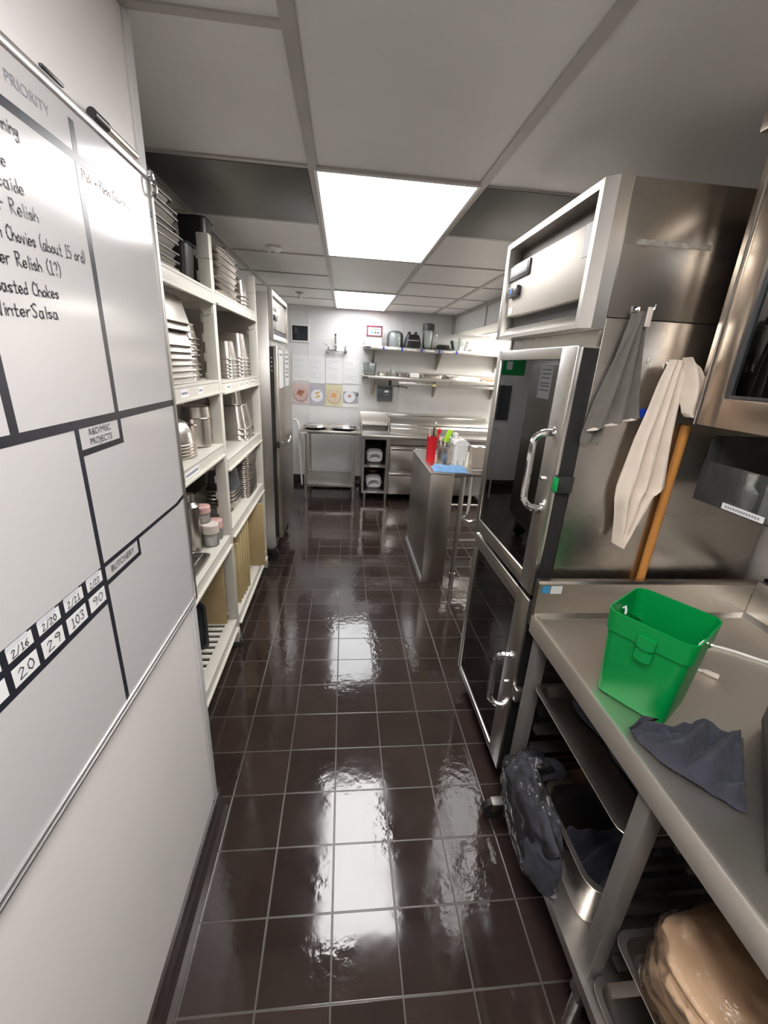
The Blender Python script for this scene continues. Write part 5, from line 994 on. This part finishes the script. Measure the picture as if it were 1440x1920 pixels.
mb = MB(); mb.tube([(1.10, 3.35, 0.885), (1.10, 3.35, 0.50), (1.08, 3.34, 0.46), (1.03, 3.32, 0.44)], 0.016, 8); mb.tube([(1.03, 3.32, 0.47), (1.03, 3.32, 0.30)], 0.012, 8); mb.tube([(1.03, 3.32, 0.45), (1.10, 3.30, 0.42), (1.16, 3.28, 0.44)], 0.014, 8); mb.part('drain_pipe', CHROME, it)
MB().prism([(1.06, 0.62), (1.22, 0.62), (1.22, 0.885), (1.10, 0.885)], 1, 3.42, 3.50).part('side_panel', WHITEP, it, 'white panel under the top')
I0 = 0.9245
rc = thing('red_canister', 'red plastic canister of pens and tools on the steel partition', 'canister', (0.724, 3.36, I0))
mb = MB(); mb.loft([rrect(0.690, 0.758, 3.325, 3.395, I0, .012), rrect(0.690, 0.758, 3.325, 3.395, I0+0.006, .014), rrect(0.686, 0.764, 3.321, 3.400, I0+0.205, .014), rrect(0.684, 0.766, 3.319, 3.402, I0+0.21, .014), rrect(0.690, 0.760, 3.325, 3.396, I0+0.21, .012), rrect(0.694, 0.754, 3.329, 3.391, I0+0.008, .010)]); mb.part('canister_body', REDP, rc)
def stick(x, y, z, dx, dy, h, r, m, name, lab, cat='utensil', grp='tools standing in the canisters', head=None):
    t = thing(name, lab, cat, (x, y, z), grp)
    MB().cyl((x, y, z), (x+dx, y+dy, z+h), r, seg=10).part('handle', m, t)
    if head: MB().sph((x+dx, y+dy, z+h), head[0], head[1], 14).part('head', head[2], t)
    return t
stick(0.707, 3.345, I0+0.010, -0.008, 0.0, 0.265, 0.005, CREAM, 'probe', 'cream stemmed probe in the red canister, leaning left', head=(0.010, (1, 1, .6), CREAM))
stick(0.712, 3.37, I0+0.010, -0.012, 0.0, 0.285, 0.004, INKB, 'brush', 'thin brown brush handle in the red canister')
stick(0.728, 3.35, I0+0.010, 0.004, 0.0, 0.275, 0.006, BLACKP, 'pen', 'black pen standing in the red canister')
stick(0.738, 3.375, I0+0.010, 0.012, 0.0, 0.300, 0.005, TANB, 'skewer', 'pale wooden stick standing in the red canister', head=(0.008, (1, 1, 2), CREAM))
stick(0.745, 3.345, I0+0.010, 0.030, 0.0, 0.245, 0.007, REDP, 'red_scraper', 'red handled tool leaning right in the red canister', head=(0.017, (1, .4, 1.4), REDP))
scn = thing('steel_canister', 'steel canister of spatulas on the island beside the red canister', 'canister', (0.808, 3.25, I0))
MB().lathe([(0.0, 0.0), (0.050, 0.0), (0.052, 0.004), (0.052, 0.155), (0.055, 0.157), (0.055, 0.160), (0.049, 0.159), (0.049, 0.006), (0.0, 0.004)], (0.808, 3.25, I0), 32).part('canister_body', PANM, scn)
MB().tube([(0.762, 3.20, I0+0.152), (0.770, 3.175, I0+0.148), (0.812, 3.170, I0+0.144), (0.835, 3.18, I0+0.152), (0.838, 3.198, I0+0.168)], 0.004, 8).solo('steel_ring', CHROME, 'chrome wire hook hung on the rim of the steel canister', 'hook', (0.80, 3.18, I0+0.15))
sl = thing('lime_spatula', 'lime green spatula standing in the steel canister', 'utensil', (0.805, 3.25, I0+0.01), 'tools standing in the canisters')
MB().cyl((0.795, 3.25, I0+0.010), (0.812, 3.25, I0+0.20), 0.006, seg=10).part('handle', CREAM, sl); mb = MB(); mb.box((-0.022, -0.004, 0.0), (0.022, 0.004, 0.105), 0.004, M=Matrix.Translation((0.812, 3.25, I0+0.185)) @ Matrix.Rotation(0.32, 4, 'Y')); mb.part('blade', LIME, sl)
stick(0.825, 3.265, I0+0.010, 0.030, 0.0, 0.215, 0.006, TEAL, 'teal_tongs', 'teal handled tongs leaning right in the steel canister', head=(0.014, (1, .5, 1.5), TEAL))
stick(0.810, 3.240, I0+0.010, 0.036, -0.003, 0.205, 0.004, CHROME, 'steel_whisk', 'thin steel handled whisk leaning right in the steel canister', head=(0.013, (1, 1, 1.8), CHROME))
stick(0.790, 3.262, I0+0.010, -0.012, 0.0, 0.195, 0.006, CREAM, 'cream_spatula', 'cream handled spatula on the left in the steel canister', head=(0.014, (1, .5, 1.3), CREAM))
kc = thing('white_knife_holder', 'tall white plastic holder with a ridged lid on the island', 'holder', (0.935, 3.28, I0))
mb = MB(); mb.loft([rrect(0.886, 0.982, 3.19, 3.38, I0, .012), rrect(0.880, 0.990, 3.185, 3.385, I0+0.175, .014)]); mb.part('holder_body', WHITEP, kc)
mb = MB(); mb.prism([(0.872, I0+0.1755), (0.998, I0+0.1755), (0.990, I0+0.195), (0.965, I0+0.212), (0.935, I0+0.217), (0.905, I0+0.212), (0.880, I0+0.195)], 1, 3.19, 3.38); mb.box((0.895, 3.30, I0+0.205), (0.925, 3.37, I0+0.25), 0.004); mb.part('lid', WHITEP, kc)
mb = MB(); mb.box((0.908, 3.1870, I0+0.01), (0.911, 3.1895, I0+0.055)); mb.box((0.958, 3.1870, I0+0.01), (0.961, 3.1895, I0+0.055)); mb.part('slot', BLACKP, kc)
nd = thing('steel_dispenser', 'steel napkin dispenser leaning on the island at right', 'dispenser', (1.05, 3.12, 0.9225))
mb = MB(); mb.prism([(3.10, 0.9225), (3.22, 0.9225), (3.22, 1.10), (3.12, 1.10)], 0, 1.005, 1.115); mb.part('housing', PANM, nd); MB().box((1.04, 3.112, 1.1005), (1.07, 3.14, 1.112), 0.003).part('clip', WHITEP, nd); MB().prism([(3.085, 0.9226), (3.0995, 0.9226), (3.102, 0.94), (3.09, 0.935)], 0, 1.005, 1.115).part('front_lip', CHROME, nd)
def bcl(u, v):
    x = 0.688+0.262*u; y = 3.10+0.075*(v-0.5)*2+0.012*noise.noise((u*3, 1, 0))-0.05*u
    e = min(1, min(u, 1-u)*9)*min(1, min(v, 1-v)*5)
    return Vector((x, y, I0+0.003+e*(0.030+0.014*noise.noise((u*5, v*3, 4.0)))))
bc_ = thing('blue_cloth', 'folded light blue cloth in front of the white holder on the island', 'cloth', (0.82, 3.08, I0))
MB().surf(bcl, 44, 24, 0.003).part('cloth', BLUEC, bc_, angle=180)
MB().surf(lambda u, v: Vector((0.690+0.255*u, 3.012+0.03*v-0.035*u+0.008*noise.noise((u*4, 0, 2)), I0+0.002+0.014*math.sin(PI*v)*min(1, min(u, 1-u)*9))), 40, 12, 0.003).part('edge_fold', BLUEC, bc_, angle=180)
